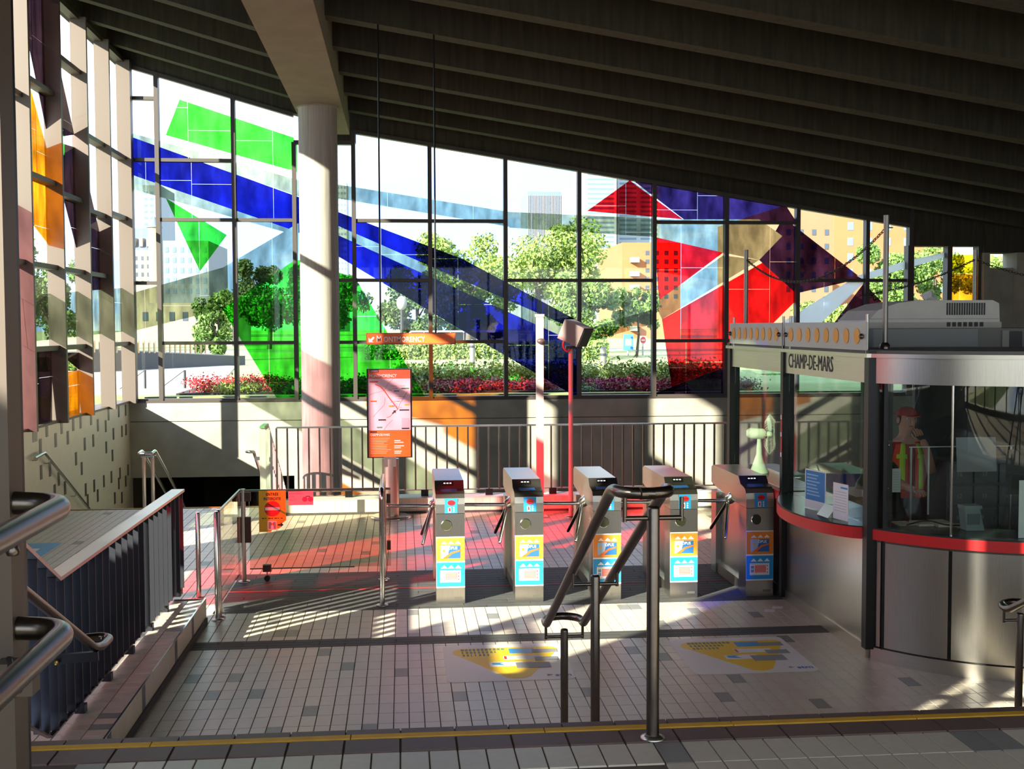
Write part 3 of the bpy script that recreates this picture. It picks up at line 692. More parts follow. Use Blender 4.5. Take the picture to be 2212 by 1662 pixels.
# ---- turnstiles
TX = [0.300, 1.035, 1.770, 2.505, 3.240]
TY0 = 10.78
def make_turnstile(x, label):
    t = thing('turnstile', label, 'turnstile', (x+0.132, 11.4, 0), 'row of stainless turnstiles')
    w = 0.265
    body = part(MB().bevbox((x+0.055, 10.95, 0), (x+w, 12.02, 0.86), 0.01), 'cabinet', STEEL, t)
    ped = part(MB().box((x, TY0, 0), (x+w, 11.02, 0.842)), 'front_pedestal', STEEL, t)
    rear = part(MB().box((x, 11.86, 0), (x+w, 12.04, 0.842)), 'rear_pedestal', STEEL, t)
    prof = [(TY0, 0.846), (TY0, 0.93), (TY0+0.012, 0.985), (TY0+0.04, 1.02), (TY0+0.07, 1.03), (TY0+0.19, 1.045), (TY0+0.26, 1.115), (TY0+0.30, 1.118), (11.98, 1.118), (12.04, 1.09), (12.04, 0.93), (11.80, 0.90), (11.1, 0.846)]
    hood = part(MB().prism([(x-0.002, y, z) for y, z in prof], (0, 0, 0), (w+0.004, 0, 0)), 'hood', STEEL_FL, t)
    part(MB().prism([(x-0.004, TY0+0.065, 1.031), (x-0.004, TY0+0.188, 1.047), (x-0.004, TY0+0.258, 1.118), (x-0.004, TY0+0.25, 1.122), (x-0.004, TY0+0.18, 1.052), (x-0.004, TY0+0.06, 1.036)], (0, 0, 0), (w+0.008, 0, 0)), 'reader_plate', mat('dark_reader_plate', (92, 88, 82), 0.4, 0.8), t)
    R_ = (VX); U_ = Vector((0, 0.07, 0.07)).normalized()
    bd = Board((x, TY0+0.182, 1.0555), R_, U_, t)
    bd.rect('display', 0.07, 0.03, 0.17, 0.08, BLACKP, 0.004)
    for k in range(3): bd.rect('indicator', 0.08+k*0.028, 0.052, 0.097+k*0.028, 0.06, mat('indicator_light', (250, 250, 245), 0.4, emit=1.0), 0.006)
    bd2 = Board((x, TY0+0.068, 1.034), VX, Vector((0, 0.12, 0.015)), t); bd2.rect('reader_sticker', 0.05, 0.02, 0.2, 0.1, NAVY, 0.004)
    fr = Board((x, TY0, 0), VX, VZ, t)
    # blue reader label on the curved nose
    fr.poly('nose_sticker', [(0.082, 0.848), (0.198, 0.848), (0.198, 0.985), (0.082, 0.985)], BLUEP, 0.003)
    nb = Board((x, TY0-0.003, 0), VX, VZ, t)
    nb.disc('card_symbol', 0.142, 0.945, 0.036, 0.026, REDP, 0.003)
    nb.rect('card_symbol', 0.118, 0.941, 0.166, 0.949, mat('dark_red_print', (140, 20, 24), 0.5), 0.0045)
    nb.rect('ticket_symbol', 0.112, 0.856, 0.142, 0.905, PAPER, 0.003); nb.rect('ticket_symbol', 0.12, 0.864, 0.134, 0.897, REDP, 0.0045)
    for k in range(3): nb.poly('arrow', [(0.155, 0.858+k*0.019), (0.175, 0.858+k*0.019), (0.165, 0.872+k*0.019)], PAPER, 0.003)
    part(MB().lathe((x+0.098, TY0+0.004, 0.735), [(0.052, 0), (0.052, -0.008), (0.046, -0.01)], 28, 'y'), 'speaker_ring', CHROME, t)
    part(MB().lathe((x+0.098, TY0-0.004, 0.735), [(0.046, 0), (0.046, -0.004)], 28, 'y'), 'speaker_mesh', mat('dark_mesh', (58, 60, 40), 0.6, 0.3), t)
    # orange card panel
    fr.rect('sticker_edge', 0.0, 0.398, w, 0.628, PAPER, 0.0015)
    pan = fr.rect('card_sticker', 0.002, 0.402, w-0.002, 0.618, ORANGE2, 0.003)
    for k in range(3): fr.poly('arrow', [(0.045+k*0.063, 0.560), (0.103+k*0.063, 0.560), (0.074+k*0.063, 0.588)], PAPER, 0.0045, parent=pan)
    fr.rect('card', 0.042, 0.428, 0.222, 0.545, mat('pale_card_blue', (168, 190, 220), 0.5), 0.0045, parent=pan)
    fr.poly('card_field', [(0.10, 0.428), (0.222, 0.428), (0.222, 0.545), (0.13, 0.545)], NAVY, 0.0055, parent=pan)
    fr.poly('card_ribbon', [(0.06, 0.428), (0.10, 0.428), (0.15, 0.470), (0.222, 0.492), (0.222, 0.506), (0.14, 0.486)], ORANGE, 0.0065, parent=pan)
    fr.disc('card_star', 0.072, 0.497, 0.013, 0.013, YELP, 0.0065, 10, parent=pan)
    fr.text('OPUS', 0.112, 0.510, 0.038, PAPER, 0.0075, 0.9, 0.0006, parent=pan)
    # blue ticket panel
    fr.rect('sticker_edge', 0.0, 0.150, w, 0.398, PAPER, 0.0015)
    pan = fr.rect('ticket_sticker', 0.002, 0.162, w-0.002, 0.388, BLUEP, 0.003)
    for k in range(3): fr.poly('arrow', [(0.043+k*0.065, 0.332), (0.103+k*0.065, 0.332), (0.073+k*0.065, 0.362)], PAPER, 0.0045, parent=pan)
    fr.rect('ticket', 0.036, 0.202, 0.226, 0.315, PAPER, 0.0045, parent=pan)
    fr.rect('ticket_field', 0.085, 0.226, 0.192, 0.296, mat('coral_print', (232, 120, 110), 0.5), 0.006, parent=pan)
    for k in range(4): fr.rect('print_line', 0.094, 0.236+k*0.015, 0.183, 0.239+k*0.015, mat('pale_coral_print', (240, 176, 168), 0.5), 0.0072, parent=pan)
    for k in range(3): fr.poly('arrow', [(0.202, 0.222+k*0.03), (0.216, 0.229+k*0.03), (0.202, 0.238+k*0.03)], REDP, 0.006, parent=pan)
    for k in range(10): fr.rect('border_dash', 0.043+k*0.0178, 0.305, 0.054+k*0.0178, 0.309, GREYP, 0.006, parent=pan); fr.rect('border_dash', 0.043+k*0.0178, 0.208, 0.054+k*0.0178, 0.212, GREYP, 0.006, parent=pan)
    for k in range(2): fr.rect('emblem', 0.046, 0.228+k*0.036, 0.076, 0.256+k*0.036, mat('emblem_blue_grey', (130, 150, 180), 0.5), 0.006, parent=pan)
    fr.rect('maker_plate', 0.165, 0.040, 0.238, 0.062, mat('plate_grey', (120, 116, 104), 0.4, 0.6), 0.003)
    # three arms on a slanted hub at the left side
    hub = Vector((x-0.012, 11.34, 0.84)); ax = Vector((-1, 0, -1)).normalized()
    part(MB().tube([hub+Vector((0.07, 0, 0.06)), hub, hub+ax*0.03], [0.055, 0.05, 0.03], 16), 'hub', CHROME, t)
    u = Vector((-1, 0, 0.0)); 
    for k in range(3):
        d = Vector((-0.7071, 0, 0.7071)); d.rotate(Matrix.Rotation(2*math.pi*k/3, 3, ax)); dd = (d+ax*1.0).normalized()
        part(MB().tube([hub+ax*0.01, hub+dd*0.43, hub+dd*0.445], [0.017, 0.017, 0.011], 12), 'arm', CHROME, t)
    part(MB().box((x+0.02, 11.02, 0.0), (x+0.07, 11.86, 0.10)), 'kick_plate', STEEL_FL, t)
    return t
labs = ['leftmost stainless turnstile of the row, next to the glass gate', 'second stainless turnstile from the glass gate', 'middle stainless turnstile, behind the twin stair handrail', 'fourth stainless turnstile from the glass gate, second from the booth', 'rightmost stainless turnstile, against the ticket booth']
for x, lb in zip(TX, labs): make_turnstile(x, lb)

# ---- glass gate for bicycles, its posts and barrier hoop
gate = thing('glass_gate', 'smoked glass swing gate with top rail and castor beside the turnstiles', 'gate', (-1.6, 11.95, 0))
part(MB().box((-1.55, 11.945, 0.13), (-0.13, 11.957, 0.915)), 'glass_panel', GATEG, gate)
part(MB().beam((-1.6, 11.95, 0.925), (-0.13, 11.95, 0.925), 0.02, 0.022), 'top_rail', STEEL_DK, gate)
part(MB().beam((-1.55, 11.95, 0.13), (-0.5, 11.95, 0.13), 0.016, 0.012), 'bottom_rail', STEEL_DK, gate)
part(MB().cyl((-1.61, 11.95, 0), (-1.61, 11.95, 0.945), 0.024, 16), 'hinge_post', STEEL, gate)
part(MB().lathe((-1.61, 11.95, 0), [(0.06, 0), (0.06, 0.008), (0.026, 0.014)], 18), 'base_flange', STEEL, gate)
for z in (0.40, 0.82):
    part(MB().box((-1.67, 11.93, z), (-1.625, 11.97, z+(0.26 if z < 0.5 else 0.09))), 'clamp', mat('bronze_clamp', (70, 52, 44), 0.5, 0.4), gate)
    part(MB().box((-1.595, 11.93, z), (-1.535, 11.97, z+(0.26 if z < 0.5 else 0.09))), 'clamp', MATS['bronze_clamp'], gate)
part(MB().box((-1.42, 11.92, 0.10), (-1.34, 11.98, 0.17)), 'castor_bracket', MATS['bronze_clamp'], gate)
part(MB().cyl((-1.38, 11.95, 0.1), (-1.38, 11.95, 0.05), 0.008, 8), 'castor_stem', STEEL, gate)
part(MB().lathe((-1.38, 11.936, 0.03), [(0.03, 0), (0.03, 0.028)], 14, 'y'), 'castor', RUBBER, gate)
for z in (0.30, 0.78): part(MB().box((-0.17, 11.92, z), (-0.13, 11.98, z+0.09)), 'latch', MATS['bronze_clamp'], gate)
sgn = thing('no_entry_sign', 'yellow no entry notice hung on the glass gate', 'sign', (-1.32, 11.93, 0.5))
b = Board((-1.452, 11.942, 0.506), VX, VZ, sgn)
pl = b.poly('panel', [(0, 0), (0.12, 0), (0.135, 0.035), (0.20, 0.03), (0.215, 0.05), (0.236, 0.09), (0.27, 0.115), (0.27, 0.42), (0, 0.42)], YELP, 0.006)
b.text('ENTRÉE', 0.135, 0.368, 0.042, INK, 0.009, 0.85, 0.0008, parent=pl, align='c'); b.text('INTERDITE', 0.135, 0.322, 0.042, INK, 0.009, 0.85, 0.0008, parent=pl, align='c')
b.disc('no_entry_disc', 0.135, 0.235, 0.08, 0.08, REDP, 0.008, 32, parent=pl); b.rect('no_entry_bar', 0.062, 0.220, 0.208, 0.250, PAPER, 0.0095, parent=pl)
for k in range(7): b.rect('small_print', 0.03+k*0.031, 0.133, 0.03+k*0.031+(0.022, 0.012, 0.026, 0.018, 0.024, 0.014, 0.02)[k], 0.142, INK, 0.008, parent=pl)
b.rect('symbol', 0.086, 0.02, 0.176, 0.112, PAPER, 0.008, parent=pl); b.rect('symbol_gate', 0.096, 0.03, 0.118, 0.1, GREYP, 0.0095, parent=pl); b.rect('symbol_gate', 0.144, 0.03, 0.166, 0.1, GREYP, 0.0095, parent=pl)
b.poly('symbol_mark', [(0.118, 0.1), (0.118, 0.06), (0.131, 0.08)], REDP, 0.0095, parent=pl); b.poly('symbol_mark', [(0.144, 0.1), (0.131, 0.08), (0.144, 0.06)], REDP, 0.0095, parent=pl)
b.poly('arrow', [(0.186, 0.062), (0.216, 0.062), (0.216, 0.045), (0.244, 0.07), (0.216, 0.095), (0.216, 0.078), (0.186, 0.078)], INK, 0.008, parent=pl)
sgn = thing('bicycle_notice', 'small pink bicycle notice stuck on the glass gate', 'sign', (-1.03, 11.93, 0.78))
b = Board((-1.158, 11.942, 0.772), VX, VZ, sgn); pl = b.rect('panel', 0, 0, 0.25, 0.142, mat('notice_pink', (240, 176, 188), 0.5), 0.005)
for k, s_ in enumerate(('BIENVENUE', 'AUX', 'VÉLOS')): b.text(s_, 0.008, 0.112-k*0.034, 0.027, mat('lilac_ink', (150, 120, 160), 0.6), 0.007, 0.95, parent=pl)
for cx in (0.165, 0.222):
    b.disc('bicycle_wheel', cx, 0.06, 0.026, 0.026, mat('hot_pink', (236, 60, 120), 0.5), 0.0065, 18, parent=pl)
b.poly('bicycle_frame', [(0.165, 0.058), (0.180, 0.094), (0.214, 0.094), (0.222, 0.06), (0.210, 0.086), (0.183, 0.086)], INK, 0.008, parent=pl)
pan = thing('glass_screen', 'fixed smoked glass screen between two short posts by the kerb', 'screen', (-1.63, 11.1, 0))
part(MB().box((-1.638, 10.46, 0.10), (-1.626, 11.85, 0.93)), 'glass_panel', GATEG, pan)
part(MB().beam((-1.632, 10.4, 0.945), (-1.632, 11.9, 0.945), 0.018, 0.014), 'top_rail', STEEL_DK, pan)
for y in (10.40, 10.50):
    part(MB().tube([(-1.635, y, 0), (-1.635, y, 0.95), (-1.635, y, 0.962)], [0.023, 0.023, 0.015], 16), 'post', CHROME, pan); part(MB().lathe((-1.635, y, 0), [(0.055, 0), (0.055, 0.008), (0.025, 0.014)], 18), 'base_flange', STEEL, pan)
bl = thing('short_post', 'short steel post standing alone behind the end of the kerb', 'post', (-1.95, 11.3, 0))
part(MB().tube([(-1.95, 11.3, 0), (-1.95, 11.3, 0.80), (-1.95, 11.3, 0.818)], [0.023, 0.023, 0.014], 16), 'shaft', CHROME, bl)
part(MB().lathe((-1.95, 11.3, 0), [(0.05, 0), (0.05, 0.006), (0.024, 0.01)], 16), 'base_flange', STEEL, bl)
hp = thing('barrier_hoop', 'polished steel hoop barrier between glass gate and first turnstile', 'barrier', (-0.2, 11.3, 0))
part(MB().tube(fillet([(-0.2, 10.79, 0), (-0.2, 10.79, 1.07), (-0.2, 11.9, 1.07), (-0.2, 11.9, 0)], 0.09, 8), 0.0235, 18), 'tube', CHROME, hp)
for y in (10.79, 11.9): part(MB().lathe((-0.2, y, 0), [(0.055, 0), (0.055, 0.008), (0.026, 0.014)], 18), 'base_flange', STEEL, hp)

# ---- map totem
tt = thing('map_totem', 'map panel of an orange metro line on a thick steel post', 'sign', (-0.17, 15.8, 0))
part(MB().lathe((-0.168, 15.8, 0), [(0.115, 0.0), (0.115, 0.62), (0.115, 0.80)], 32), 'post', STEEL_FL, tt)
part(MB().lathe((-0.168, 15.8, 0), [(0.275, 0), (0.275, 0.018), (0.25, 0.03)], 32), 'base_plate', STEEL, tt)
part(MB().box((-0.25, 15.69, 0.70), (-0.09, 15.79, 0.83)), 'neck', STEEL, tt)
part(MB().box((-0.474, 15.70, 0.82), (0.128, 15.79, 2.012)), 'case', BLACKP, tt)
b = Board((-0.452, 15.7, 0.832), VX, VZ, tt)
pn = b.rect('poster', 0, 0, 0.558, 1.168, mat('map_pink', (238, 206, 216), 0.5), 0.004)
b.rect('lower_field', 0, 0, 0.558, 0.36, ORANGE, 0.0055, parent=pn); b.rect('title_field', 0, 1.05, 0.558, 1.168, mat('title_orange', (222, 98, 62), 0.5), 0.0055, parent=pn)
b.text('MONTMORENCY', 0.012, 1.068, 0.06, PAPER, 0.0075, 0.78, 0.0008, parent=pn); b.rect('tag', 0.02, 1.135, 0.14, 1.168, INK, 0.007, parent=pn); b.rect('tag_print', 0.03, 1.146, 0.13, 1.157, GREYP, 0.0085, parent=pn)
b.rect('tag', 0.02, 0.328, 0.11, 0.346, INK, 0.007, parent=pn); b.text('CHAMP-DE-MARS', 0.018, 0.285, 0.042, PAPER, 0.0075, 0.8, 0.0008, parent=pn)
rr = random.Random(11)
for k in range(10): b.rect('text_line', 0.018, 0.05+k*0.022, 0.018+rr.uniform(0.16, 0.29), 0.056+k*0.022, mat('faint_print', (248, 190, 150), 0.6), 0.007, parent=pn)
for k in range(9):
    if k % 3 != 2: b.rect('text_line', 0.34, 0.045+k*0.024, 0.34+rr.uniform(0.08, 0.14), 0.057+k*0.024, PAPER, 0.007, parent=pn)
def pline(pts, w, m, k, name):
    for (xa, ya), (xb, yb) in zip(pts[:-1], pts[1:]):
        d = Vector((xb-xa, yb-ya)); nrm = Vector((-d.y, d.x)).normalized()*w/2
        b.poly(name, [(xa-nrm.x, ya-nrm.y), (xb-nrm.x, yb-nrm.y), (xb+nrm.x, yb+nrm.y), (xa+nrm.x, ya+nrm.y)], m, k, parent=pn)
pline([(0.09, 0.975), (0.16, 0.945), (0.21, 0.89), (0.30, 0.76), (0.39, 0.64)], 0.013, mat('line_red', (222, 84, 64), 0.5), 0.0065, 'metro_line')
pline([(0.39, 0.64), (0.34, 0.60), (0.28, 0.54), (0.24, 0.53)], 0.005, MATS['line_red'], 0.0062, 'metro_line')
pline([(0.33, 1.05), (0.26, 0.98), (0.21, 0.89), (0.08, 0.86), (0.01, 0.83)], 0.004, GREYP, 0.006, 'map_road')
pline([(0.52, 0.88), (0.47, 0.80), (0.41, 0.70), (0.39, 0.64)], 0.006, GREYP, 0.006, 'map_road')
pline([(0.22, 0.80), (0.21, 0.70), (0.13, 0.62), (0.06, 0.54)], 0.004, GREYP, 0.006, 'map_road'); pline([(0.32, 0.50), (0.24, 0.42), (0.2, 0.36)], 0.004, GREYP, 0.006, 'map_road')
b.poly('arrow', [(0.31, 0.585), (0.335, 0.61), (0.32, 0.618), (0.362, 0.628), (0.358, 0.585), (0.346, 0.6), (0.322, 0.575)], INK, 0.007, parent=pn)
for (xa, ya, L, m_) in [(0.02, 1.0, 0.11, MATS['line_red']), (0.03, 0.74, 0.08, ORANGE), (0.27, 0.675, 0.06, YELP), (0.48, 0.69, 0.06, YELP), (0.44, 0.91, 0.1, mat('map_green', (90, 140, 120), 0.5)), (0.34, 0.875, 0.07, mat('map_violet', (120, 110, 170), 0.5)), (0.41, 0.62, 0.13, INK), (0.13, 0.49, 0.1, INK), (0.11, 0.39, 0.07, MATS['map_green']), (0.44, 0.372, 0.1, INK)]:
    b.rect('map_label', xa, ya, xa+L, ya+0.017, m_, 0.007, parent=pn)
for k in range(16):
    xa = 0.22+rr.uniform(0.02, 0.2); ya = rr.uniform(0.66, 0.96); b.rect('station_name', xa, ya, xa+rr.uniform(0.04, 0.09), ya+0.006, GREYP, 0.007, parent=pn)
b.rect('legend', 0.44, 0.385, 0.54, 0.52, mat('legend_mauve', (206, 186, 196), 0.5), 0.0065, parent=pn)

# ---- hanging direction sign
SY = 14.67
hs = thing('direction_sign', 'orange hanging sign with a white arrow on two long rods', 'sign', (0.1, SY, 2.35))
p0, p1 = AY(791, 745, SY), AY(984, 720, SY)
part(MB().box((p0.x, SY, 2.352), (p1.x, SY+0.06, 2.497)), 'case', mat('sign_case', (150, 70, 40), 0.5), hs)
b = Board((p0.x, SY, 2.352), VX, VZ, hs); b.rect('face', 0.012, 0.014, p1.x-p0.x-0.012, 0.135, ORANGE, 0.003)
b.text('M', 0.125, 0.034, 0.115, PAPER, 0.005, 0.78, 0.0007); b.text('ONTMORENCY', 0.215, 0.034, 0.094, PAPER, 0.005, 0.78, 0.0007)
b.poly('arrow', [(0.03, 0.03), (0.095, 0.03), (0.072, 0.045), (0.105, 0.085), (0.09, 0.10), (0.05, 0.066), (0.03, 0.088)], PAPER, 0.005)
for px in (820, 940):
    xx = AY(px, 500, SY).x; part(MB().cyl((xx, SY+0.03, 2.49), (xx, SY+0.03, hr(xx)+0.27), 0.011, 8), 'hanging_rod', BLACKM, hs)

# ---- box pole and lamp pole behind the turnstiles
bp = thing('square_pole', 'pale square steel pole with a round knuckle behind the turnstiles', 'pole', (1.84, 15.6, 0))
part(MB().box((1.79, 15.56, 0), (1.885, 15.64, 2.73)), 'shaft', mat('pale_pole_paint', (196, 172, 166), 0.45), bp)
part(MB().box((1.78, 15.55, 2.70), (1.895, 15.65, 2.735)), 'cap', MATS['pale_pole_paint'], bp)
part(MB().ball((1.85, 15.54, 2.375), 0.055, 10, (1.1, 0.8, 0.7)), 'knuckle', mat('dark_knuckle', (84, 66, 62), 0.5), bp)
part(MB().box((1.74, 15.5, 0), (1.94, 15.7, 0.015)), 'base_plate', STEEL, bp)
lp = thing('camera_pole', 'slim round pole topped by a tilted square camera housing', 'pole', (2.25, 15.55, 0))
part(MB().cyl((2.25, 15.55, 0), (2.25, 15.55, 2.30), 0.03, 18), 'shaft', MATS['pale_pole_paint'], lp)
part(MB().lathe((2.25, 15.55, 0), [(0.09, 0), (0.09, 0.012), (0.035, 0.02)], 20), 'base_flange', STEEL, lp)
part(MB().box((2.18, 15.5, 2.27), (2.40, 15.6, 2.31)), 'bracket', BLACKM, lp)
A = Vector((0.80, -0.45, -0.40)).normalized(); B_ = A.cross(VZ).normalized(); C_ = B_.cross(A)
part(MB().obox((2.31, 15.52, 2.48), 0.30, 0.36, 0.27, A, B_, C_), 'housing', mat('housing_paint', (150, 128, 120), 0.5), lp)
part(MB().obox(Vector((2.31, 15.52, 2.48))+A*0.152, 0.02, 0.33, 0.25, A, B_, C_), 'window', BLACKP, lp)
part(MB().tube(fillet([(2.16, 15.5, 2.42), (2.13, 15.5, 2.30), (2.20, 15.5, 2.22), (2.25, 15.52, 2.28)], 0.05), 0.012, 8), 'cable', mat('red_cable', (160, 50, 60), 0.5), lp)

# ---- railing and tiled upstand along the stairwell
rl = thing('stairwell_railing', 'long grey steel railing with thin upright bars along the stairwell', 'railing', (1.3, 16.3, 0.2))
rx0, rx1 = -1.73, 4.6
part(MB().beam((rx0, 16.3, 1.19), (rx1, 16.3, 1.185), 0.05, 0.022), 'top_rail', STEEL, rl)
part(MB().beam((rx0, 16.3, 0.30), (rx1, 16.3, 0.295), 0.03, 0.015), 'bottom_rail', STEEL, rl)
nb_ = int((rx1-rx0)/0.1465)
bm_ = MB().box((-0.011, -0.02, 0.30), (0.011, 0.02, 1.185)).mesh('baluster'); bm_.materials.append(STEEL_DK)
for k in range(nb_+1):
    o = link('baluster', bm_); o.location = (rx0+k*0.1465, 16.3, 0); adopt(o, rl)
for xx in (-1.6, -0.75, 0.3, 1.2, 2.1, 3.0, 3.9): part(MB().box((xx-0.05, 16.27, 0.2105), (xx+0.05, 16.33, 0.30)), 'foot', BLACKM, rl)
# return along the stairs
rt = thing('stair_guard', 'pale steel slatted guard raking down beside the stairs', 'railing', (-1.95, 18, -0.5))
part(MB().beam((-1.95, 16.52, 1.18), (-1.95, 17.0, 1.18), 0.07, 0.03), 'top_rail', mat('steel_green_reflection', (140, 190, 130), 0.4, 0.4), rt)  # green reflection of the glass is painted into the top rail's colour
part(MB().beam((-1.95, 17.0, 1.18), (-1.95, 21.0, -0.95), 0.07, 0.03), 'raked_rail', STEEL, rt)
for k in range(32):
    y = 16.55+k*0.145; zt = 1.17 if y < 17 else 1.17-(y-17)*0.5325
    part(MB().box((-1.99, y-0.006, max(zt-1.25, -0.55*(y-17)-0.1 if y > 17 else 0)), (-1.91, y+0.006, zt)), 'slat', OFFWHITE, rt)
ups = thing('tiled_upstand', 'low cream tiled upstand under the stairwell railing', 'kerb', (1.3, 16.3, 0))
part(MB().box((-1.95, 16.12, -0.3), (4.6, 16.5, 0.206)), 'core', GROUT, ups)
k = 0; xx = -1.95
while xx < 4.55:
    dk = any(a < xx+0.05 < c for a, c in ((-0.67, -0.57), (2.4, 2.5)))
    part(MB().box((xx+0.001, 16.112, 0.012), (xx+0.1006, 16.121, 0.208)), 'face_tile', WALLG if dk else WALLT, ups); xx += 0.1016
part(MB().box((-1.96, 16.105, 0.205), (4.6, 16.5, 0.212)), 'coping', OFFWHITE, ups)
part(MB().box((-1.95, 16.09, 0), (4.6, 16.115, 0.03)), 'cove_base', SLATE, ups)

# ---- stair handrails going down
sh = thing('stair_handrail', 'twin polished handrail on two posts at the head of the far stairs', 'handrail', (-3.6, 17, 0))
for xa in (-3.70, -3.52):
    z0 = 0.80
    part(MB().tube(fillet([(-3.61, 16.80, z0), (xa, 16.82, z0), (xa, 17.05, z0+0.02), (xa, 21.2, z0-2.15)], 0.06, 6), 0.022, 14), 'rail', CHROME, sh)
for yy, xa in ((16.95, -3.66), (17.1, -3.57)):
    part(MB().cyl((xa, yy, 0 if yy < 17 else -0.2), (xa, yy, 0.74), 0.024, 14), 'post', CHROME, sh); part(MB().cyl((-3.70, yy, 0.74), (-3.52, yy, 0.74), 0.009, 8), 'cross_arm', CHROME, sh)
wr_ = thing('wall_handrail', 'steel handrail fixed to the cream tiled wall above the far stairs', 'handrail', (XL+0.15, 17, 0))
xa = XL+0.13; s0 = AX(75, 987, xa); s1 = AX(97, 978, xa)
part(MB().tube(fillet([(xa, s0.y, s0.z-0.02), (xa, s1.y, s1.z), (xa, 19.1, s1.z-0.51*(19.1-s1.y)), (xa, 21.5, s1.z-0.51*(21.5-s1.y))], 0.06), 0.022, 14), 'rail', STEEL, wr_)
for yy in (s0.y+0.12, s1.y+0.2, 18.0, 18.8): 
    zz = s1.z-0.51*max(0, yy-s1.y); part(MB().tube(fillet([(xa, yy, zz), (xa, yy, zz-0.07), (XL+0.06, yy, zz-0.07)], 0.03), 0.009, 8), 'bracket', STEEL, wr_)
h3 = thing('stair_handrail', 'hooked steel handrail along the pale stair guard', 'handrail', (-2.15, 17, 0))
part(MB().tube(fillet([(-2.22, 16.92, 0.80), (-2.15, 16.86, 0.80), (-2.13, 17.0, 0.79), (-2.15, 21.0, -1.25)], 0.05), 0.022, 12), 'rail', STEEL, h3)
part(MB().beam((-2.13, 17.1, 0.68), (-1.97, 17.1, 0.68), 0.03, 0.05), 'bracket', STEEL, h3)

# ---- floor stickers
def floor_sticker(q, label, mirror=False):
    cx, cy = q; t = thing('floor_sticker', label, 'floor sticker', (cx, cy, 0))
    b = Board((cx-0.475, cy-0.485, 0.0), VX, VY, t)
    r_ = 0.06
    rp = []
    for (ax_, ay_, a0) in ((0.95-r_, r_, -90), (0.95-r_, 0.97-r_, 0), (r_, 0.97-r_, 90), (r_, r_, 180)):
        for k in range(5): an = math.radians(a0+k*22.5); rp.append((ax_+r_*math.cos(an), ay_+r_*math.sin(an)))
    base = b.poly('backing', rp, mat('floor_sticker_white', (240, 236, 228), 0.5), 0.002)
    tri = []
    for (ax_, ay_, a0, a1, rr_) in ((0.18, 0.76, 90, 235, 0.11), (0.52, 0.17, 235, 330, 0.12), (0.84, 0.80, -25, 90, 0.07)):
        for k in range(7): an = math.radians(a0+(a1-a0)*k/6); tri.append((ax_+rr_*math.cos(an), ay_+rr_*math.sin(an)))
    b.poly('yellow_field', tri, mat('floor_yellow', (250, 206, 18), 0.5), 0.0032, parent=base)
    for k in range(3):
        rk = random.Random(k)
        for c_ in range(11-2*k): b.rect('worn_print', 0.14+c_*0.032+0.004*k, 0.80-k*0.075, 0.14+c_*0.032+rk.uniform(0.016, 0.026), 0.85-k*0.075, mat('teal_ink', (120, 140, 112), 0.6), 0.0044, parent=base)
    b.rect('blue_card', 0.52, 0.70, 0.72, 0.83, BLUEP, 0.0044, parent=base); b.rect('hand', 0.70, 0.70, 0.90, 0.80, GREYP, 0.0052, parent=base)
    b.rect('white_card', 0.46, 0.53, 0.76, 0.63, PAPER, 0.0044, parent=base); b.rect('card_stripe', 0.465, 0.54, 0.485, 0.62, REDP, 0.0054, parent=base); b.rect('hand', 0.70, 0.48, 0.88, 0.58, GREYP, 0.0056, parent=base)
    b.rect('white_card', 0.34, 0.36, 0.60, 0.47, PAPER, 0.0044, parent=base); b.poly('card_mark', [(0.36, 0.40), (0.46, 0.38), (0.42, 0.43), (0.46, 0.455), (0.36, 0.45)], BLUEP, 0.0054, parent=base); b.rect('hand', 0.54, 0.30, 0.80, 0.44, GREYP, 0.0056, parent=base)
    b.text('stm', 0.80, 0.07, 0.085, NAVY, 0.0044, 1.0, 0.001, parent=base)
    b.poly('logo_arrow', [(0.745, 0.09), (0.785, 0.11), (0.745, 0.13)], GREYP, 0.0044, parent=base)
    return t
floor_sticker((0.78, 8.85), 'worn white floor sticker with yellow triangle left of the stair handrail')
floor_sticker((2.615, 8.85), 'white floor sticker with yellow triangle nearest the ticket booth')
q0 = FZ(62, 1190); bs = thing('floor_sticker', 'pale blue floor sticker beyond the slatted guard', 'floor sticker', (q0.x, q0.y, 0))
b = Board((q0.x-0.5, q0.y-0.4, 0), VX, VY, bs); b.rect('backing', 0, 0, 0.75, 0.85, mat('floor_blue', (110, 176, 214), 0.5), 0.0025); b.rect('white_mark', 0.3, 0.3, 0.6, 0.5, PAPER, 0.004)
for k, q in enumerate([(1668, 1315), (1650, 1322)]):
    p = FZ(*q); o = MB().prism([(p.x, p.y, 0.0005), (p.x+0.09, p.y-0.02, 0.0005), (p.x+0.12, p.y+0.05, 0.0005), (p.x+0.03, p.y+0.07, 0.0005)], (0, 0, 0), (0, 0, 0.004)).build('paper_scrap', PAPER)
    tag(o, ('torn white paper scrap on floor near the booth base', 'smaller white paper scrap beside the torn one by the booth')[k], 'litter')

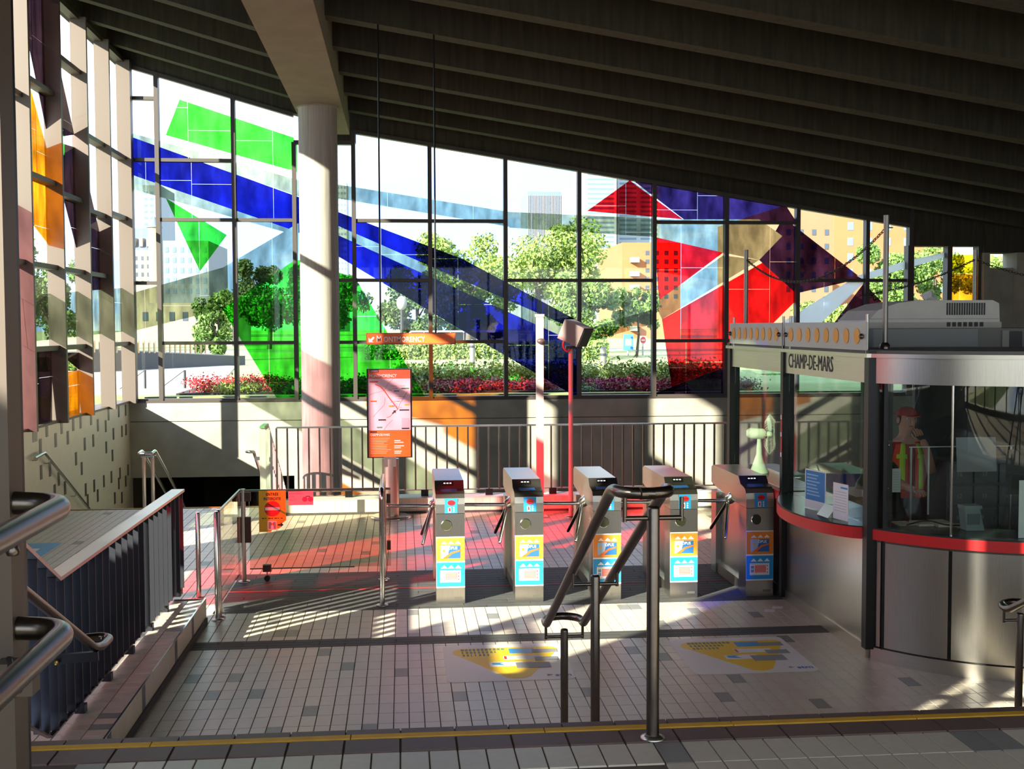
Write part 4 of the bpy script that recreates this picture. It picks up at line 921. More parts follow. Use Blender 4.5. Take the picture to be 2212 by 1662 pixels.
# ================================================================== TICKET BOOTH
KX, KZ, CZ1 = 3.57, 2.36, 1.02          # wall line, top, counter height
DC, DR = Vector((4.94, 9.465, 0)), 1.606
KY0, KY1, KY2 = 8.62, 10.62, 12.40
booth = thing('ticket_booth', 'stainless ticket booth with curved glass front and red counter band', 'ticket booth', (4.9, 10, 0))
def arc(r, a0, a1, n): return [(DC.x+r*math.cos(a0+(a1-a0)*i/n), DC.y+r*math.sin(a0+(a1-a0)*i/n)) for i in range(n+1)]
A0 = math.atan2(KY0-DC.y, KX+0.03-DC.x); A1 = A0+math.radians(150); A0 = A0 if A0 < 0 else A0-2*math.pi; A1 = A0+math.radians(150)
def drum(name, r0, r1, z0, z1, m, a0=None, a1=None, n=40, smooth=True):
    a0 = A0 if a0 is None else a0; a1 = A1 if a1 is None else a1
    mb = MB(); P, Q = arc(r0, a0, a1, n), arc(r1, a0, a1, n); vs = []
    for (p, q) in zip(P, Q): vs += [(*p, z0), (*q, z0), (*q, z1), (*p, z1)]
    fs = []
    for i in range(n):
        for k in range(4): fs.append((4*i+k, 4*i+(k+1) % 4, 4*i+4+(k+1) % 4, 4*i+4+k))
    fs += [(3, 2, 1, 0), tuple(4*n+k for k in range(4))]
    mb.add(vs, fs, False); o = part(mb, name, m, booth)
    if smooth:
        for f in o.data.polygons: f.use_smooth = abs(f.normal.z) < 0.5 and len(f.vertices) == 4
        try: o.data.set_sharp_from_angle(angle=math.radians(35))
        except Exception: pass
    return o
seam = math.atan2(-1, 0) 
pS = FZ(2052, 1455); aS = math.atan2(pS.y-DC.y, pS.x-DC.x)
drum('drum_panel', DR-0.04, DR, 0.115, 0.925, STEEL, A0, aS-0.008, 14)
drum('drum_panel', DR-0.04, DR, 0.115, 0.925, STEEL, aS+0.008, aS+0.9, 22)
drum('drum_panel', DR-0.04, DR, 0.115, 0.925, STEEL, aS+0.916, A1, 22)
drum('seam_strip', DR-0.05, DR-0.015, 0.115, 0.925, BLACKM, aS-0.01, aS+0.01, 2)
drum('plinth', DR-0.03, DR+0.015, 0.0, 0.105, STEEL_FL)
drum('plinth_shadow_gap', DR-0.05, DR-0.012, 0.10, 0.12, BLACKM)
drum('counter_underside', DR-0.05, DR+0.005, 0.92, 0.945, STEEL_DK)
drum('red_band', DR-0.02, DR+0.03, 0.94, CZ1, RED)
drum('counter_top', DR-0.45, DR+0.03, CZ1, CZ1+0.012, mat('counter_dark', (40, 52, 46), 0.25))
drum('fascia', DR-0.03, DR+0.02, 2.135, KZ-0.03, STEEL)
drum('fascia_lip', DR-0.06, DR+0.06, KZ-0.03, KZ, STEEL_FL)
da = (A1-A0)/4
a_w = [A0+0.015, aS, aS+0.62, aS+1.24, A1]
for i in range(4):
    drum('window_pane', DR-0.012, DR-0.004, CZ1+0.015, 2.135, KGLASS, a_w[i]+0.004, a_w[i+1]-0.004, 12)
for i in (1, 2, 3): 
    p = (DC.x+(DR-0.008)*math.cos(a_w[i]), DC.y+(DR-0.008)*math.sin(a_w[i])); part(MB().cyl((*p, CZ1), (*p, 2.14), 0.009, 10), 'glazing_bar', CHROME, booth)
# straight wall with two bays
part(MB().box((KX, KY0+0.05, 0.10), (KX+0.03, KY1-0.04, 0.93)), 'lower_panel', STEEL, booth)
part(MB().box((KX, KY1+0.04, 0.10), (KX+0.03, KY2, 0.93)), 'lower_panel', STEEL, booth)
part(MB().box((KX-0.012, KY0+0.05, 0.0), (KX+0.03, KY2, 0.10)), 'plinth', STEEL_FL, booth)
for (ya, w_, nm) in ((KY0, 0.085, 'corner_post'), (KY1, 0.07, 'post'), (KY2, 0.09, 'post')):
    part(MB().box((KX-0.05, ya-w_/2, 0.09 if ya == KY0 else 0.03), (KX+0.06, ya+w_/2, KZ+0.03)), nm, BLACKM, booth)
part(MB().box((KX+0.05, KY0-0.10, 0.1), (KX+0.12, KY0-0.03, KZ-0.02)), 'corner_post', BLACKM, booth)
for k in range(5): part(MB().lathe((KX+0.09, KY0-0.105, 0.35+k*0.33), [(0.006, 0), (0.004, -0.004)], 8, 'y'), 'rivet', CHROME, booth)
part(MB().box((KX+0.005, KY0+0.05, CZ1+0.012), (KX+0.013, KY1-0.04, 2.135)), 'window_pane', KGLASS, booth)
part(MB().box((KX+0.005, KY1+0.04, CZ1+0.012), (KX+0.013, KY2-0.05, 2.135)), 'window_pane', KGLASS, booth)
fs1 = part(MB().box((KX-0.03, KY0+0.05, 2.135), (KX+0.02, KY1-0.04, KZ-0.03)), 'name_fascia', STEEL_FL, booth)
part(MB().box((KX-0.03, KY1+0.04, 2.135), (KX+0.02, KY2-0.05, KZ-0.03)), 'fascia', STEEL_FL, booth)
part(MB().box((KX-0.07, KY0-0.05, KZ-0.03), (KX+0.04, KY2+0.05, KZ)), 'fascia_lip', STEEL_FL, booth)
b = Board((KX-0.03, KY1-0.10, 2.15), -VY, VZ, booth)
b.text('CHAMP-DE-MARS', 0.03, 0.04, 0.185, INK, 0.003, 0.78)
nb2 = Board((KX+0.052, KY0-0.10, 2.19), VX, VZ, booth); nb2.rect('number_plate', 0.0, 0, 0.066, 0.07, INK, 0.003); nb2.rect('plate_edge', 0.002, 0.002, 0.006, 0.068, PAPER, 0.0045); nb2.text('3', 0.018, 0.012, 0.06, PAPER, 0.005, 0.85, 0.001)
# bulging counter of the near bay and straight counter of the far bay
cp = []
for k in range(41):
    t = k/40; y = KY1-0.06-(KY1-KY0-0.12)*t; cp.append((KX-0.02-0.36*(math.sin(math.pi*min(1, t*1.0))**0.62)*(0.75+0.35*t), y))
cp2 = cp+[(KX+0.35, KY0+0.06), (KX+0.35, KY1-0.06)]
part(MB().prism([(x, y, 0.925) for x, y in cp2], (0, 0, 0), (0, 0, 0.09)), 'red_counter', RED, booth)
part(MB().prism([(x+0.012, y, 1.016) for x, y in cp2], (0, 0, 0), (0, 0, 0.008)), 'counter_top', mat('counter_green', (34, 62, 48), 0.2), booth)
part(MB().box((KX-0.055, KY1+0.04, 0.935), (KX+0.02, KY2, CZ1)), 'red_counter', RED, booth)
part(MB().box((KX+0.02, KY1+0.04, 0.99), (KX+0.4, KY2, CZ1)), 'counter_top', MATS['counter_green'], booth)
b = Board((KX-0.052, KY1+0.0, 1.5), -VY, VZ, booth)
part(MB().box((KX-0.055, KY1-0.03, 1.35), (KX-0.05, KY1-0.0, 1.75)), 'warning_strip', REDP, booth)
for z in (1.35, 1.54, 1.70): part(MB().box((KX-0.058, KY1-0.03, z), (KX-0.054, KY1-0.0, z+0.04)), 'strip_mark', PAPER, booth)
# roof, plenum, far walls
rp = [(KX-0.04, KY0)]+arc(DR+0.02, A0, A1, 30)+[(6.4, 12.5), (KX-0.04, 12.5)]
part(MB().prism([(x, y, KZ-0.005) for x, y in rp], (0, 0, 0), (0, 0, 0.03)), 'roof', GREYBOX, booth)
part(MB().box((4.0, 9.62, KZ+0.02), (6.5, 12.3, 2.545)), 'plenum', GREYBOX, booth)
part(MB().box((3.98, 9.60, 2.39), (4.90, 9.625, 2.54)), 'plenum_panel', mat('grey_panel', (140, 142, 140), 0.6), booth)
part(MB().box((5.12, 9.60, 2.385), (5.18, 9.63, 2.525)), 'junction_box', mat('grey_panel2', (150, 148, 138), 0.6), booth); part(MB().box((5.18, 9.605, 2.385), (5.30, 9.63, 2.52)), 'vent_opening', BLACKP, booth)
part(MB().box((5.6, 12.36, 0), (6.5, 12.42, KZ)), 'rear_panel', mat('booth_dark_panel', (62, 64, 66), 0.6), booth)
part(MB().box((KX, 12.36, 0), (5.6, 12.42, 0.95)), 'rear_panel', MATS['booth_dark_panel'], booth)
part(MB().box((KX, 12.385, 0.95), (5.6, 12.393, 2.2)), 'window_pane', KGLASS, booth)
part(MB().box((6.44, 9.6, 0), (6.5, 12.4, KZ)), 'rear_panel', MATS['booth_dark_panel'], booth)
part(MB().box((KX+0.04, 8.68, 0.002), (6.4, 12.35, 0.01)), 'booth_floor', mat('booth_lino', (70, 66, 62), 0.6), booth)
part(MB().box((5.0, 12.32, 0), (5.06, 12.4, 2.3)), 'door_jamb', BLACKM, booth)
# rooftop unit
ac = thing('air_conditioner', 'aged white rooftop air conditioner with louvred grille on booth', 'air conditioner', (4.8, 10.5, 2.545))
prof = [(4.19, 2.56), (4.20, 2.62), (4.29, 2.71), (4.47, 2.775), (4.67, 2.80), (5.37, 2.80), (5.43, 2.77), (5.44, 2.56)]
part(MB().prism([(x, 10.25, z) for x, z in prof], (0, 0, 0), (0, 0.75, 0)), 'shell', OFFWHITE, ac)
part(MB().box((4.17, 10.24, 2.546), (5.45, 11.0, 2.60)), 'tray', mat('aged_white_tray', (196, 190, 176), 0.5), ac)
for k in range(16): part(MB().box((4.93+k*0.0235, 10.243, 2.665), (4.942+k*0.0235, 10.252, 2.775)), 'louvre_slot', BLACKP, ac)
for k in range(7): part(MB().box((4.93+k*0.052, 10.233, 2.56), (4.962+k*0.052, 10.245, 2.60)), 'intake_slot', BLACKP, ac)
part(MB().box((4.2, 10.244, 2.628), (5.43, 10.252, 2.632)), 'seam', GREYP, ac)
pp = tag(MB().add([(4.80, 10.4, 2.802), (4.93, 10.42, 2.803), (4.92, 10.5, 2.85), (4.87, 10.44, 2.90), (4.82, 10.45, 2.87), (4.77, 10.46, 2.85)], [(0, 1, 2), (0, 2, 3), (0, 3, 4), (0, 4, 5), (5, 4, 3), (2, 1, 3)]).build('crumpled_paper', PAPER), 'crumpled white paper lying on the rooftop air conditioner', 'litter')
# sign boards with amber lenses
for (ya, yb, lab) in ((12.28, 10.55, 'pale signal board with eight amber ovals, farther from the corner post'), (10.46, 8.58, 'pale signal board with eight amber ovals above the booth name')):
    t = thing('signal_board', lab, 'signal board', (3.5, (ya+yb)/2, 2.37))
    part(MB().box((3.495, yb, 2.385), (3.51, ya, 2.60)), 'panel', mat('signal_grey', (196, 198, 190), 0.4), t)
    bd = Board((3.495, ya, 2.385), -VY, VZ, t); L = ya-yb
    for k in range(8): bd.disc('amber_lens', L*(0.09+0.117*k), 0.107, 0.058, 0.062, mat('amber_lens', (246, 166, 10), 0.4), 0.004, 20)
    for yy in (ya-0.05, yb+0.06): part(MB().cyl((3.53, yy, 2.34), (3.53, yy, 2.66), 0.012, 10), 'stay', STEEL, t); part(MB().lathe((3.49, yy, 2.49), [(0.022, 0), (0.022, -0.012), (0.008, -0.025)], 12, 'x'), 'fixing_knob', STEEL_DK, t)
# chain posts and chains on the booth roof
def roof_post(px, py, Y, label):
    p = AY(px, py, Y); t = thing('chain_post', label, 'post', (p.x, Y, 2.38))
    part(MB().cyl((p.x, Y, 2.385), (p.x, Y, p.z), 0.022, 14), 'shaft', mat('galvanised', (150, 148, 138), 0.4, 0.8), t); part(MB().lathe((p.x, Y, 2.385), [(0.04, 0), (0.04, 0.03), (0.024, 0.05)], 14), 'socket', STEEL_DK, t)
    part(MB().tube([(p.x-0.02, Y, p.z-0.10), (p.x+0.05, Y-0.01, p.z-0.10)], 0.006, 6), 'eye_bolt', STEEL_DK, t)
    return Vector((p.x, Y, p.z-0.10))
c1 = roof_post(1612, 540, 12.2, 'thin galvanised chain post at the far corner of booth roof'); c2 = roof_post(1915, 465, 9.15, 'tall galvanised chain post at the near edge of booth roof'); c3 = roof_post(2107, 540, 11.9, 'thin galvanised chain post behind the rooftop air conditioner')
def chain(a, b_, sag, label, n):
    mb = MB(); P = []
    for i in range(n+1):
        t = i/n; P.append(a.lerp(b_, t)-Vector((0, 0, sag*4*t*(1-t))))
    for i in range(n):
        p, q = P[i], P[i+1]; d = (q-p); m = (p+q)/2; D = d.normalized(); S_ = D.cross(VZ).normalized() if i % 2 else D.cross(D.cross(VZ)).normalized(); L = d.length*0.72; r_ = 0.011
        ring = [m+D*(L*math.cos(2*math.pi*k/10))+S_*(r_*math.sin(2*math.pi*k/10)) for k in range(10)]
        mb.tube(ring+[ring[0]], 0.0035, 5, False)
    tag(mb.build('chain', mat('chain_steel', (86, 80, 70), 0.5, 0.7)), label, 'chain')
chain(c1, c2, 0.33, 'sagging chain strung between the two left booth roof posts', 84)
chain(Vector((4.4, 11.0, 2.86)), c3, 0.06, 'chain rising to the post behind the air conditioner', 70)
chain(c3, Vector((7.6, 11.9, 3.05)), 0.1, 'chain running right from the post behind the air conditioner', 50)

# ---- booth contents
fan = thing('desk_fan', 'white desk fan standing behind the far booth window', 'fan', (3.74, 12.0, 1.02))
part(MB().lathe((3.74, 12.0, 0), [(0.105, 1.022), (0.105, 1.04), (0.085, 1.06), (0.03, 1.22), (0.022, 1.38)], 20), 'stand', OFFWHITE, fan)
part(MB().tube([(3.62, 12.06, 1.44), (3.65, 12.05, 1.44), (3.78, 12.0, 1.43), (3.81, 11.99, 1.43)], [0.03, 0.055, 0.06, 0.03], 14), 'motor', OFFWHITE, fan)
fc = Vector((3.845, 11.98, 1.43)); fa = Vector((0.92, -0.38, 0)).normalized(); fu = VZ; fv = fa.cross(fu)
for k in range(3):
    an = 2*math.pi*k/3+0.45; d = fu*math.cos(an)+fv*math.sin(an); e = (fv*math.cos(an)-fu*math.sin(an)+fa*0.45).normalized()
    pts = [fc+d*0.03-e*0.02, fc+d*0.09-e*0.065, fc+d*0.17-e*0.06, fc+d*0.20, fc+d*0.16+e*0.055, fc+d*0.07+e*0.05]
    part(MB().prism(pts, (0, 0, 0), fa*0.006), 'blade', mat('fan_blade', (214, 218, 214), 0.3), fan)
part(MB().ball(fc, 0.035, 8), 'hub', OFFWHITE, fan)
cg = MB()
for k in range(28):
    an = 2*math.pi*k/28; d = fu*math.cos(an)+fv*math.sin(an); cg.tube([fc+fa*0.06, fc+fa*0.05+d*0.15, fc+fa*0.0+d*0.215, fc-fa*0.05+d*0.13], 0.0016, 4)
for rr_ in (0.10, 0.16, 0.215):
    cg.tube([fc+fa*(0.055 if rr_ < 0.2 else 0)+(fu*math.cos(a_)+fv*math.sin(a_))*rr_ for a_ in [2*math.pi*q/24 for q in range(25)]], 0.002, 4, False)
part(cg, 'cage', OFFWHITE, fan)
desk = thing('booth_desk', 'dark inner desk along the booth rear wall', 'desk', (5.2, 11.4, 0))
part(MB().box((4.4, 11.0, 0.86), (6.3, 11.7, 0.90)), 'desktop', mat('desk_wood', (110, 66, 48), 0.5), desk)
for xx in (4.45, 6.2): part(MB().box((xx, 11.02, 0.01), (xx+0.05, 11.65, 0.86)), 'leg', BLACKM, desk)
part(MB().box((4.55, 11.06, 0.3), (5.1, 11.09, 0.86)), 'modesty_panel', mat('maroon_panel', (96, 34, 40), 0.5), desk)
cab = thing('numbered_cabinet', 'dark grey cabinet with small numbered pigeonholes inside the booth', 'cabinet', (5.4, 10.6, 0))
part(MB().box((4.98, 10.3, 0.01), (5.95, 10.7, 1.32)), 'body', mat('cabinet_grey', (70, 74, 76), 0.5), cab)
for r_ in range(3):
    for c_ in range(4):
        xx = 5.0+c_*0.24; zz = 0.72+r_*0.2; d_ = part(MB().box((xx, 10.285, zz), (xx+0.22, 10.302, zz+0.17)), 'drawer', mat('drawer_grey', (84, 88, 90), 0.4), cab)
        bd = Board((xx, 10.285, zz), VX, VZ, cab); bd.text(str(r_*4+c_+8), 0.07, 0.06, 0.06, GREYP, 0.002, 0.9)
ch = thing('office_chair', 'black office chair back beside the booth corner post', 'chair', (4.05, 9.6, 0))
part(MB().tube(fillet([(4.02, 9.55, 0.62), (4.0, 9.55, 1.0), (4.0, 9.55, 1.34), (4.1, 9.6, 1.42), (4.22, 9.64, 1.34), (4.22, 9.64, 0.62)], 0.08), 0.03, 10), 'back_frame', BLACKP, ch)
part(MB().prism([(4.0, 9.56, 0.7), (4.22, 9.65, 0.7), (4.22, 9.65, 1.36), (4.1, 9.6, 1.42), (4.0, 9.56, 1.36)], (0, 0, 0), (-0.02, 0.05, 0)), 'backrest', BLACKP, ch)
part(MB().bevbox((3.95, 9.5, 0.45), (4.4, 10.0, 0.53), 0.02), 'seat', BLACKP, ch)
part(MB().cyl((4.18, 9.75, 0.08), (4.18, 9.75, 0.46), 0.03, 12), 'column', BLACKP, ch)
for k in range(5):
    an = 2*math.pi*k/5; part(MB().beam((4.18, 9.75, 0.1), (4.18+0.26*math.cos(an), 9.75+0.26*math.sin(an), 0.05), 0.04, 0.03), 'foot', BLACKP, ch)
def sheet(name, label, cat, O, R_, U_, w_, h_, m, lines=None, extra=None):
    t = thing(name, label, cat, O); bd = Board(O, R_, U_, t); pn = bd.rect('panel', 0, 0, w_, h_, m, 0.006)
    if lines:
        for (x0, z0, x1, z1, mm) in lines: bd.rect('print_line', x0, z0, x1, z1, mm, 0.0075, parent=pn)
    return t
PB = mat('poster_blue', (52, 130, 196), 0.45)
p0 = Vector((3.44, 9.78, 1.03))
Rv = Vector((0.10, -0.40, 0)).normalized()
t = sheet('counter_notice', 'blue printed notice with white border on the booth counter', 'notice', Vector((3.42, 9.66, 1.03)), Rv, VZ, 0.30, 0.33, PAPER,
      [(0.012, 0.07, 0.288, 0.318, PB)]+[(0.03, 0.28-0.028*k, 0.03+random.uniform(0.14, 0.22), 0.29-0.028*k, mat('notice_line', (160, 200, 226), 0.6)) for k in range(7)])
for o in t.children:
    for c_ in o.children:
        if c_.data.materials[0] is MATS['notice_line']: c_.location = Vector(c_.location)+Rv.cross(VZ)*0.0015
sheet('counter_notice', 'white paper notice with blue heading on booth counter', 'notice', Vector((3.44, 9.06, 1.03)), Rv, VZ, 0.20, 0.29, PAPER,
      [(0.10, 0.25, 0.19, 0.265, BLUEP)]+[(0.02, 0.22-0.022*k, 0.18, 0.226-0.022*k, mat('pale_line', (206, 206, 214), 0.6)) for k in range(8)])
tb = tag(MB().prism([(3.42, 9.25, 1.025), (3.42, 9.02, 1.025), (3.50, 9.02, 1.12), (3.54, 9.02, 1.12), (3.54, 9.25, 1.025)][:0] or [(3.38, 9.28, 1.025), (3.55, 9.28, 1.025), (3.55, 9.28, 1.10), (3.45, 9.28, 1.115)], (0, 0, 0), (0.02, -0.2, 0)).build('speaking_box', STEEL_FL), 'slanted steel speaking box on the booth counter', 'intercom')
sheet('paper_chart', 'paper chart hanging inside the curved booth window', 'notice', AY(1917, 1064, 8.95), VX, VZ, 0.105, 0.19, mat('chart_paper', (190, 188, 180), 0.7), [(0.01, 0.16-0.02*k, 0.095, 0.163-0.02*k, GREYP) for k in range(8)])
q = AY(2160, 1163, 8.05)
wp = sheet('window_notice', 'large bright white notice in the curved booth window', 'notice', Vector((4.42, 8.02, 1.035)), Vector((1, 0.0, 0)), VZ, 0.42, 0.42, PAPER)
mon = thing('monitor', 'black monitor behind the bright white notice in the booth', 'monitor', (4.8, 8.6, 1.03))
part(MB().box((4.60, 8.50, 1.28), (5.1, 8.54, 1.62)), 'screen', BLACKP, mon); part(MB().box((4.8, 8.52, 1.032), (4.9, 8.56, 1.3)), 'stand', BLACKP, mon)
whb = sheet('wall_notice', 'pale grey board leaning behind the monitor in booth', 'notice', Vector((4.78, 9.7, 1.30)), VX, Vector((0, 0.1, 1)), 0.36, 0.30, mat('board_grey', (170, 166, 168), 0.6))
cr = thing('card_reader', 'grey card terminal on a stand behind the curved window', 'card terminal', (4.3, 8.35, 1.03))
part(MB().prism([(4.20, 8.35, 1.034), (4.34, 8.35, 1.034), (4.30, 8.35, 1.20), (4.18, 8.35, 1.20)], (0, 0, 0), (0, 0.1, 0)), 'body', mat('terminal_grey', (128, 140, 138), 0.4), cr)
part(MB().box((4.17, 8.33, 1.20), (4.31, 8.44, 1.225)), 'head', MATS['terminal_grey'], cr); part(MB().box((4.205, 8.345, 1.08), (4.30, 8.352, 1.16)), 'keypad', mat('keypad_dark', (90, 100, 100), 0.5), cr)
for k in range(4):
    xx = 3.80+k*0.13; o = MB().box((xx, 8.62-0.05*k, 1.034), (xx+0.12, 8.80-0.05*k, 1.04+0.012*(k % 3))).build('paper_stack', mat('stack_paper', (200, 180, 160), 0.7))
    tag(o, ('leftmost', 'second', 'third', 'rightmost')[k]+' paper pile on the ledge behind the curved window', 'papers')
for k, (pts, lab) in enumerate([([(3.82, 8.55, 1.05), (3.95, 8.5, 1.10), (4.12, 8.5, 1.05), (4.4, 8.55, 1.04)], 'black cable lying over papers behind the curved window'), ([(3.62, 9.95, 1.35), (3.70, 10.0, 1.2), (3.66, 10.1, 1.06), (3.72, 10.3, 1.03)], 'pale curly telephone cord behind the near booth window')]):
    tag(MB().tube(fillet(pts, 0.08), 0.006, 6).build('cable', BLACKP if k == 0 else OFFWHITE), lab, 'cable')
fr_ = thing('task_lamp', 'black desk lamp behind the near booth window', 'lamp', (3.95, 9.35, 1.03))
part(MB().tube(fillet([(3.95, 9.35, 1.03), (3.95, 9.35, 1.38), (3.82, 9.35, 1.42), (3.78, 9.35, 1.3)], 0.05), 0.016, 8), 'arm', BLACKP, fr_); part(MB().lathe((3.95, 9.35, 1.03), [(0.07, 0), (0.07, 0.015), (0.02, 0.03)], 16), 'base', BLACKP, fr_); part(MB().lathe((3.78, 9.35, 1.22), [(0.05, 0), (0.03, 0.07), (0.015, 0.09)], 14), 'shade', BLACKP, fr_)
bar = thing('booth_rail', 'white and steel rail posts seen inside the curved window', 'rail', (4.6, 10.0, 0))
part(MB().cyl((4.62, 9.9, 0.9), (4.62, 9.9, 1.5), 0.008, 8), 'upright', WHITE, bar); part(MB().cyl((4.44, 9.9, 1.50), (5.4, 9.9, 1.50), 0.005, 8), 'cross_bar', WHITE, bar); part(MB().cyl((5.38, 9.9, 0.02), (5.38, 9.9, 1.5), 0.01, 8), 'upright', STEEL, bar); part(MB().cyl((4.46, 9.9, 0.02), (4.46, 9.9, 1.5), 0.01, 8), 'upright', STEEL, bar)

# ---- station attendant standing in the booth
def skin(name, verts, edges, radii, m, root=0, lvl=2):
    me = bpy.data.meshes.new(name); me.from_pydata(verts, edges, []); o = bpy.data.objects.new(name, me); COL.objects.link(o)
    o.modifiers.new('skin', 'SKIN'); sv = me.skin_vertices[0].data
    for i, r_ in enumerate(radii): sv[i].radius = (r_, r_) if not isinstance(r_, tuple) else r_; sv[i].use_root = (i == root)
    ss = o.modifiers.new('sub', 'SUBSURF'); ss.levels = lvl; ss.render_levels = lvl
    dg = bpy.context.evaluated_depsgraph_get(); nm = bpy.data.meshes.new_from_object(o.evaluated_get(dg)); bpy.data.objects.remove(o)
    for f in nm.polygons: f.use_smooth = True
    nm.materials.clear(); nm.materials.append(m); return nm
SKINM = mat('skin', (196, 140, 116), 0.6); SHIRT = mat('red_shirt', (176, 26, 34), 0.8); VEST = mat('orange_vest', (232, 70, 30), 0.8); LIME = mat('lime_band', (190, 232, 20), 0.6); CAPM = mat('red_cap', (176, 50, 48), 0.8); TROU = mat('dark_trousers', (36, 36, 46), 0.8)
PX, PYY = 4.73, 10.62
per = thing('person', 'attendant in red shirt, orange safety vest and cap, hand at chin, inside booth', 'person', (PX, PYY, 0))
def off(vs): return [(PX+x, PYY+y, z) for x, y, z in vs]
V_ = off([(0,0,0.95),(0,0,1.12),(0,0.01,1.30),(0,0.0,1.44),(0,0,1.52),(0,-0.01,1.60),(0,-0.02,1.70),(0,-0.01,1.79),
     (-0.10,0,0.92),(-0.11,-0.02,0.50),(-0.11,0.01,0.09),(-0.11,-0.14,0.04),(0.10,0,0.92),(0.11,-0.02,0.50),(0.11,0.01,0.09),(0.11,-0.14,0.04),
     (-0.17,0,1.42),(-0.23,-0.03,1.18),(-0.08,-0.22,1.07),(-0.03,-0.28,1.05),
     (0.17,0,1.42),(0.20,-0.12,1.19),(0.11,-0.22,1.40),(0.07,-0.19,1.52)])
E_ = [(0,1),(1,2),(2,3),(3,4),(4,5),(5,6),(6,7),(0,8),(8,9),(9,10),(10,11),(0,12),(12,13),(13,14),(14,15),(3,16),(16,17),(17,18),(18,19),(3,20),(20,21),(21,22),(22,23)]
R_ = [(0.15,0.11),(0.145,0.11),(0.16,0.115),(0.13,0.09),0.055,(0.075,0.085),(0.082,0.10),(0.055,0.07),0.085,0.062,0.045,0.04,0.085,0.062,0.045,0.04,0.068,0.052,0.038,0.036,0.068,0.052,0.038,0.036]
body = link('body', skin('body', V_, E_, R_, SKINM)); adopt(body, per)
body.data.materials.append(SHIRT); body.data.materials.append(TROU)
for f in body.data.polygons:
    c = f.center-Vector((PX, PYY, 0))
    if c.z < 0.96: f.material_index = 2 if c.z > 0.1 else 2
    elif c.z < 1.475 and not (c.y < -0.125) and not (abs(c.x) < 0.05 and c.z > 1.46) and not (c.x < -0.12 and c.z < 1.17): f.material_index = 1
# fingers: each hand has a palm end in the body and five separate fingers
fm = MB()
def fingers(base, d, side, curl, L=0.075):
    d = Vector(d).normalized(); side = Vector(side).normalized(); cu = Vector(curl).normalized()
    for k, ln in enumerate((0.85, 1.0, 0.95, 0.75)):
        p = Vector(base)+side*(0.021*(k-1.5)); q = p+d*L*ln*0.55+cu*0.008; e = q+(d*0.5+cu*0.8).normalized()*L*ln*0.5
        fm.tube([p, q, e, e+(e-q)*0.12], [0.0095, 0.009, 0.0075, 0.003], 8)
    p = Vector(base)-side*0.038-d*0.02; q = p+(d*0.6-side*0.6).normalized()*0.035; e = q+(d+cu*0.4).normalized()*0.03
    fm.tube([p, q, e], [0.011, 0.01, 0.006], 8)
fingers((PX+0.00, PYY-0.31, 1.05), (0.3, -1, -0.1), (1, 0.3, 0), (0, 0, -1)); fingers((PX+0.055, PYY-0.165, 1.545), (-0.2, 0.15, 1), (1, 0, 0.2), (-0.2, 1, 0.2))
part(fm, 'fingers', SKINM, per)
# face, ears, cap, vest
hc = Vector((PX, PYY-0.015, 1.68))
part(MB().prism([hc+Vector((-0.012, -0.098, -0.02)), hc+Vector((0.012, -0.098, -0.02)), hc+Vector((0, -0.095, 0.03))], (0, 0, 0), (0, -0.02, -0.004)), 'nose', SKINM, per)
for s_ in (-1, 1):
    part(MB().ball(hc+Vector((s_*0.031, -0.087, 0.022)), 0.011, 6), 'eye', mat('eye_white', (226, 222, 214), 0.3), per); part(MB().ball(hc+Vector((s_*0.031, -0.0955, 0.022)), 0.0055, 6), 'iris', INK, per); part(MB().ball(hc+Vector((s_*0.084, 0.0, 0.0)), 0.028, 6, (0.4, 0.8, 1.1)), 'ear', SKINM, per)
part(MB().ball(hc+Vector((0, -0.088, -0.052)), 0.022, 6, (1.1, 0.4, 0.3)), 'mouth', mat('lips', (160, 84, 80), 0.5), per)
part(MB().ball(hc+Vector((0, 0.03, 0.01)), 0.094, 10, (0.93, 0.9, 1.0)), 'hair', mat('brown_hair', (58, 42, 34), 0.8), per)
cm = MB()
for i in range(7):
    pass
n_ = 20; cv = []
for i in range(6):
    th = math.pi/2*i/5
    for k in range(n_):
        an = 2*math.pi*k/n_; cv.append(hc+Vector((0.097*math.cos(th)*math.cos(an), 0.004+0.112*math.cos(th)*math.sin(an), 0.048+0.082*math.sin(th))))
cm.add(cv, [(i*n_+k, i*n_+(k+1) % n_, (i+1)*n_+(k+1) % n_, (i+1)*n_+k) for i in range(5) for k in range(n_)], True)
part(cm, 'cap', CAPM, per)
part(MB().prism([hc+Vector((-0.075, -0.085, 0.05)), hc+Vector((0.075, -0.085, 0.05)), hc+Vector((0.06, -0.165, 0.042)), hc+Vector((0, -0.18, 0.04)), hc+Vector((-0.06, -0.165, 0.042))], (0, 0, 0), (0, 0, 0.008)), 'cap_peak', CAPM, per)
def vest_panel(s_, name, m, x0, x1, z0, z1, dy):
    vs = []; N = 8
    for i in range(N+1):
        z = z0+(z1-z0)*i/N; rx = 0.163+0.014*math.sin((z-1.0)*5); ry = 0.122+dy
        for xx in (x0, (x0+x1)/2, x1):
            xs = xx*(1-0.25*max(0, z-1.36)/0.12); yy = -ry*math.sqrt(max(0.05, 1-(xs/(rx+0.03))**2)); vs.append((PX+s_*xs, PYY+yy*(1-0.35*max(0, z-1.38)/0.1), z))
    fs = [(i*3+j, i*3+j+1, i*3+j+4, i*3+j+3) for i in range(N) for j in range(2)]
    mb = MB().add(vs, fs, True); o = part(mb, name, m, per); sd = o.modifiers.new('thick', 'SOLIDIFY'); sd.thickness = 0.006
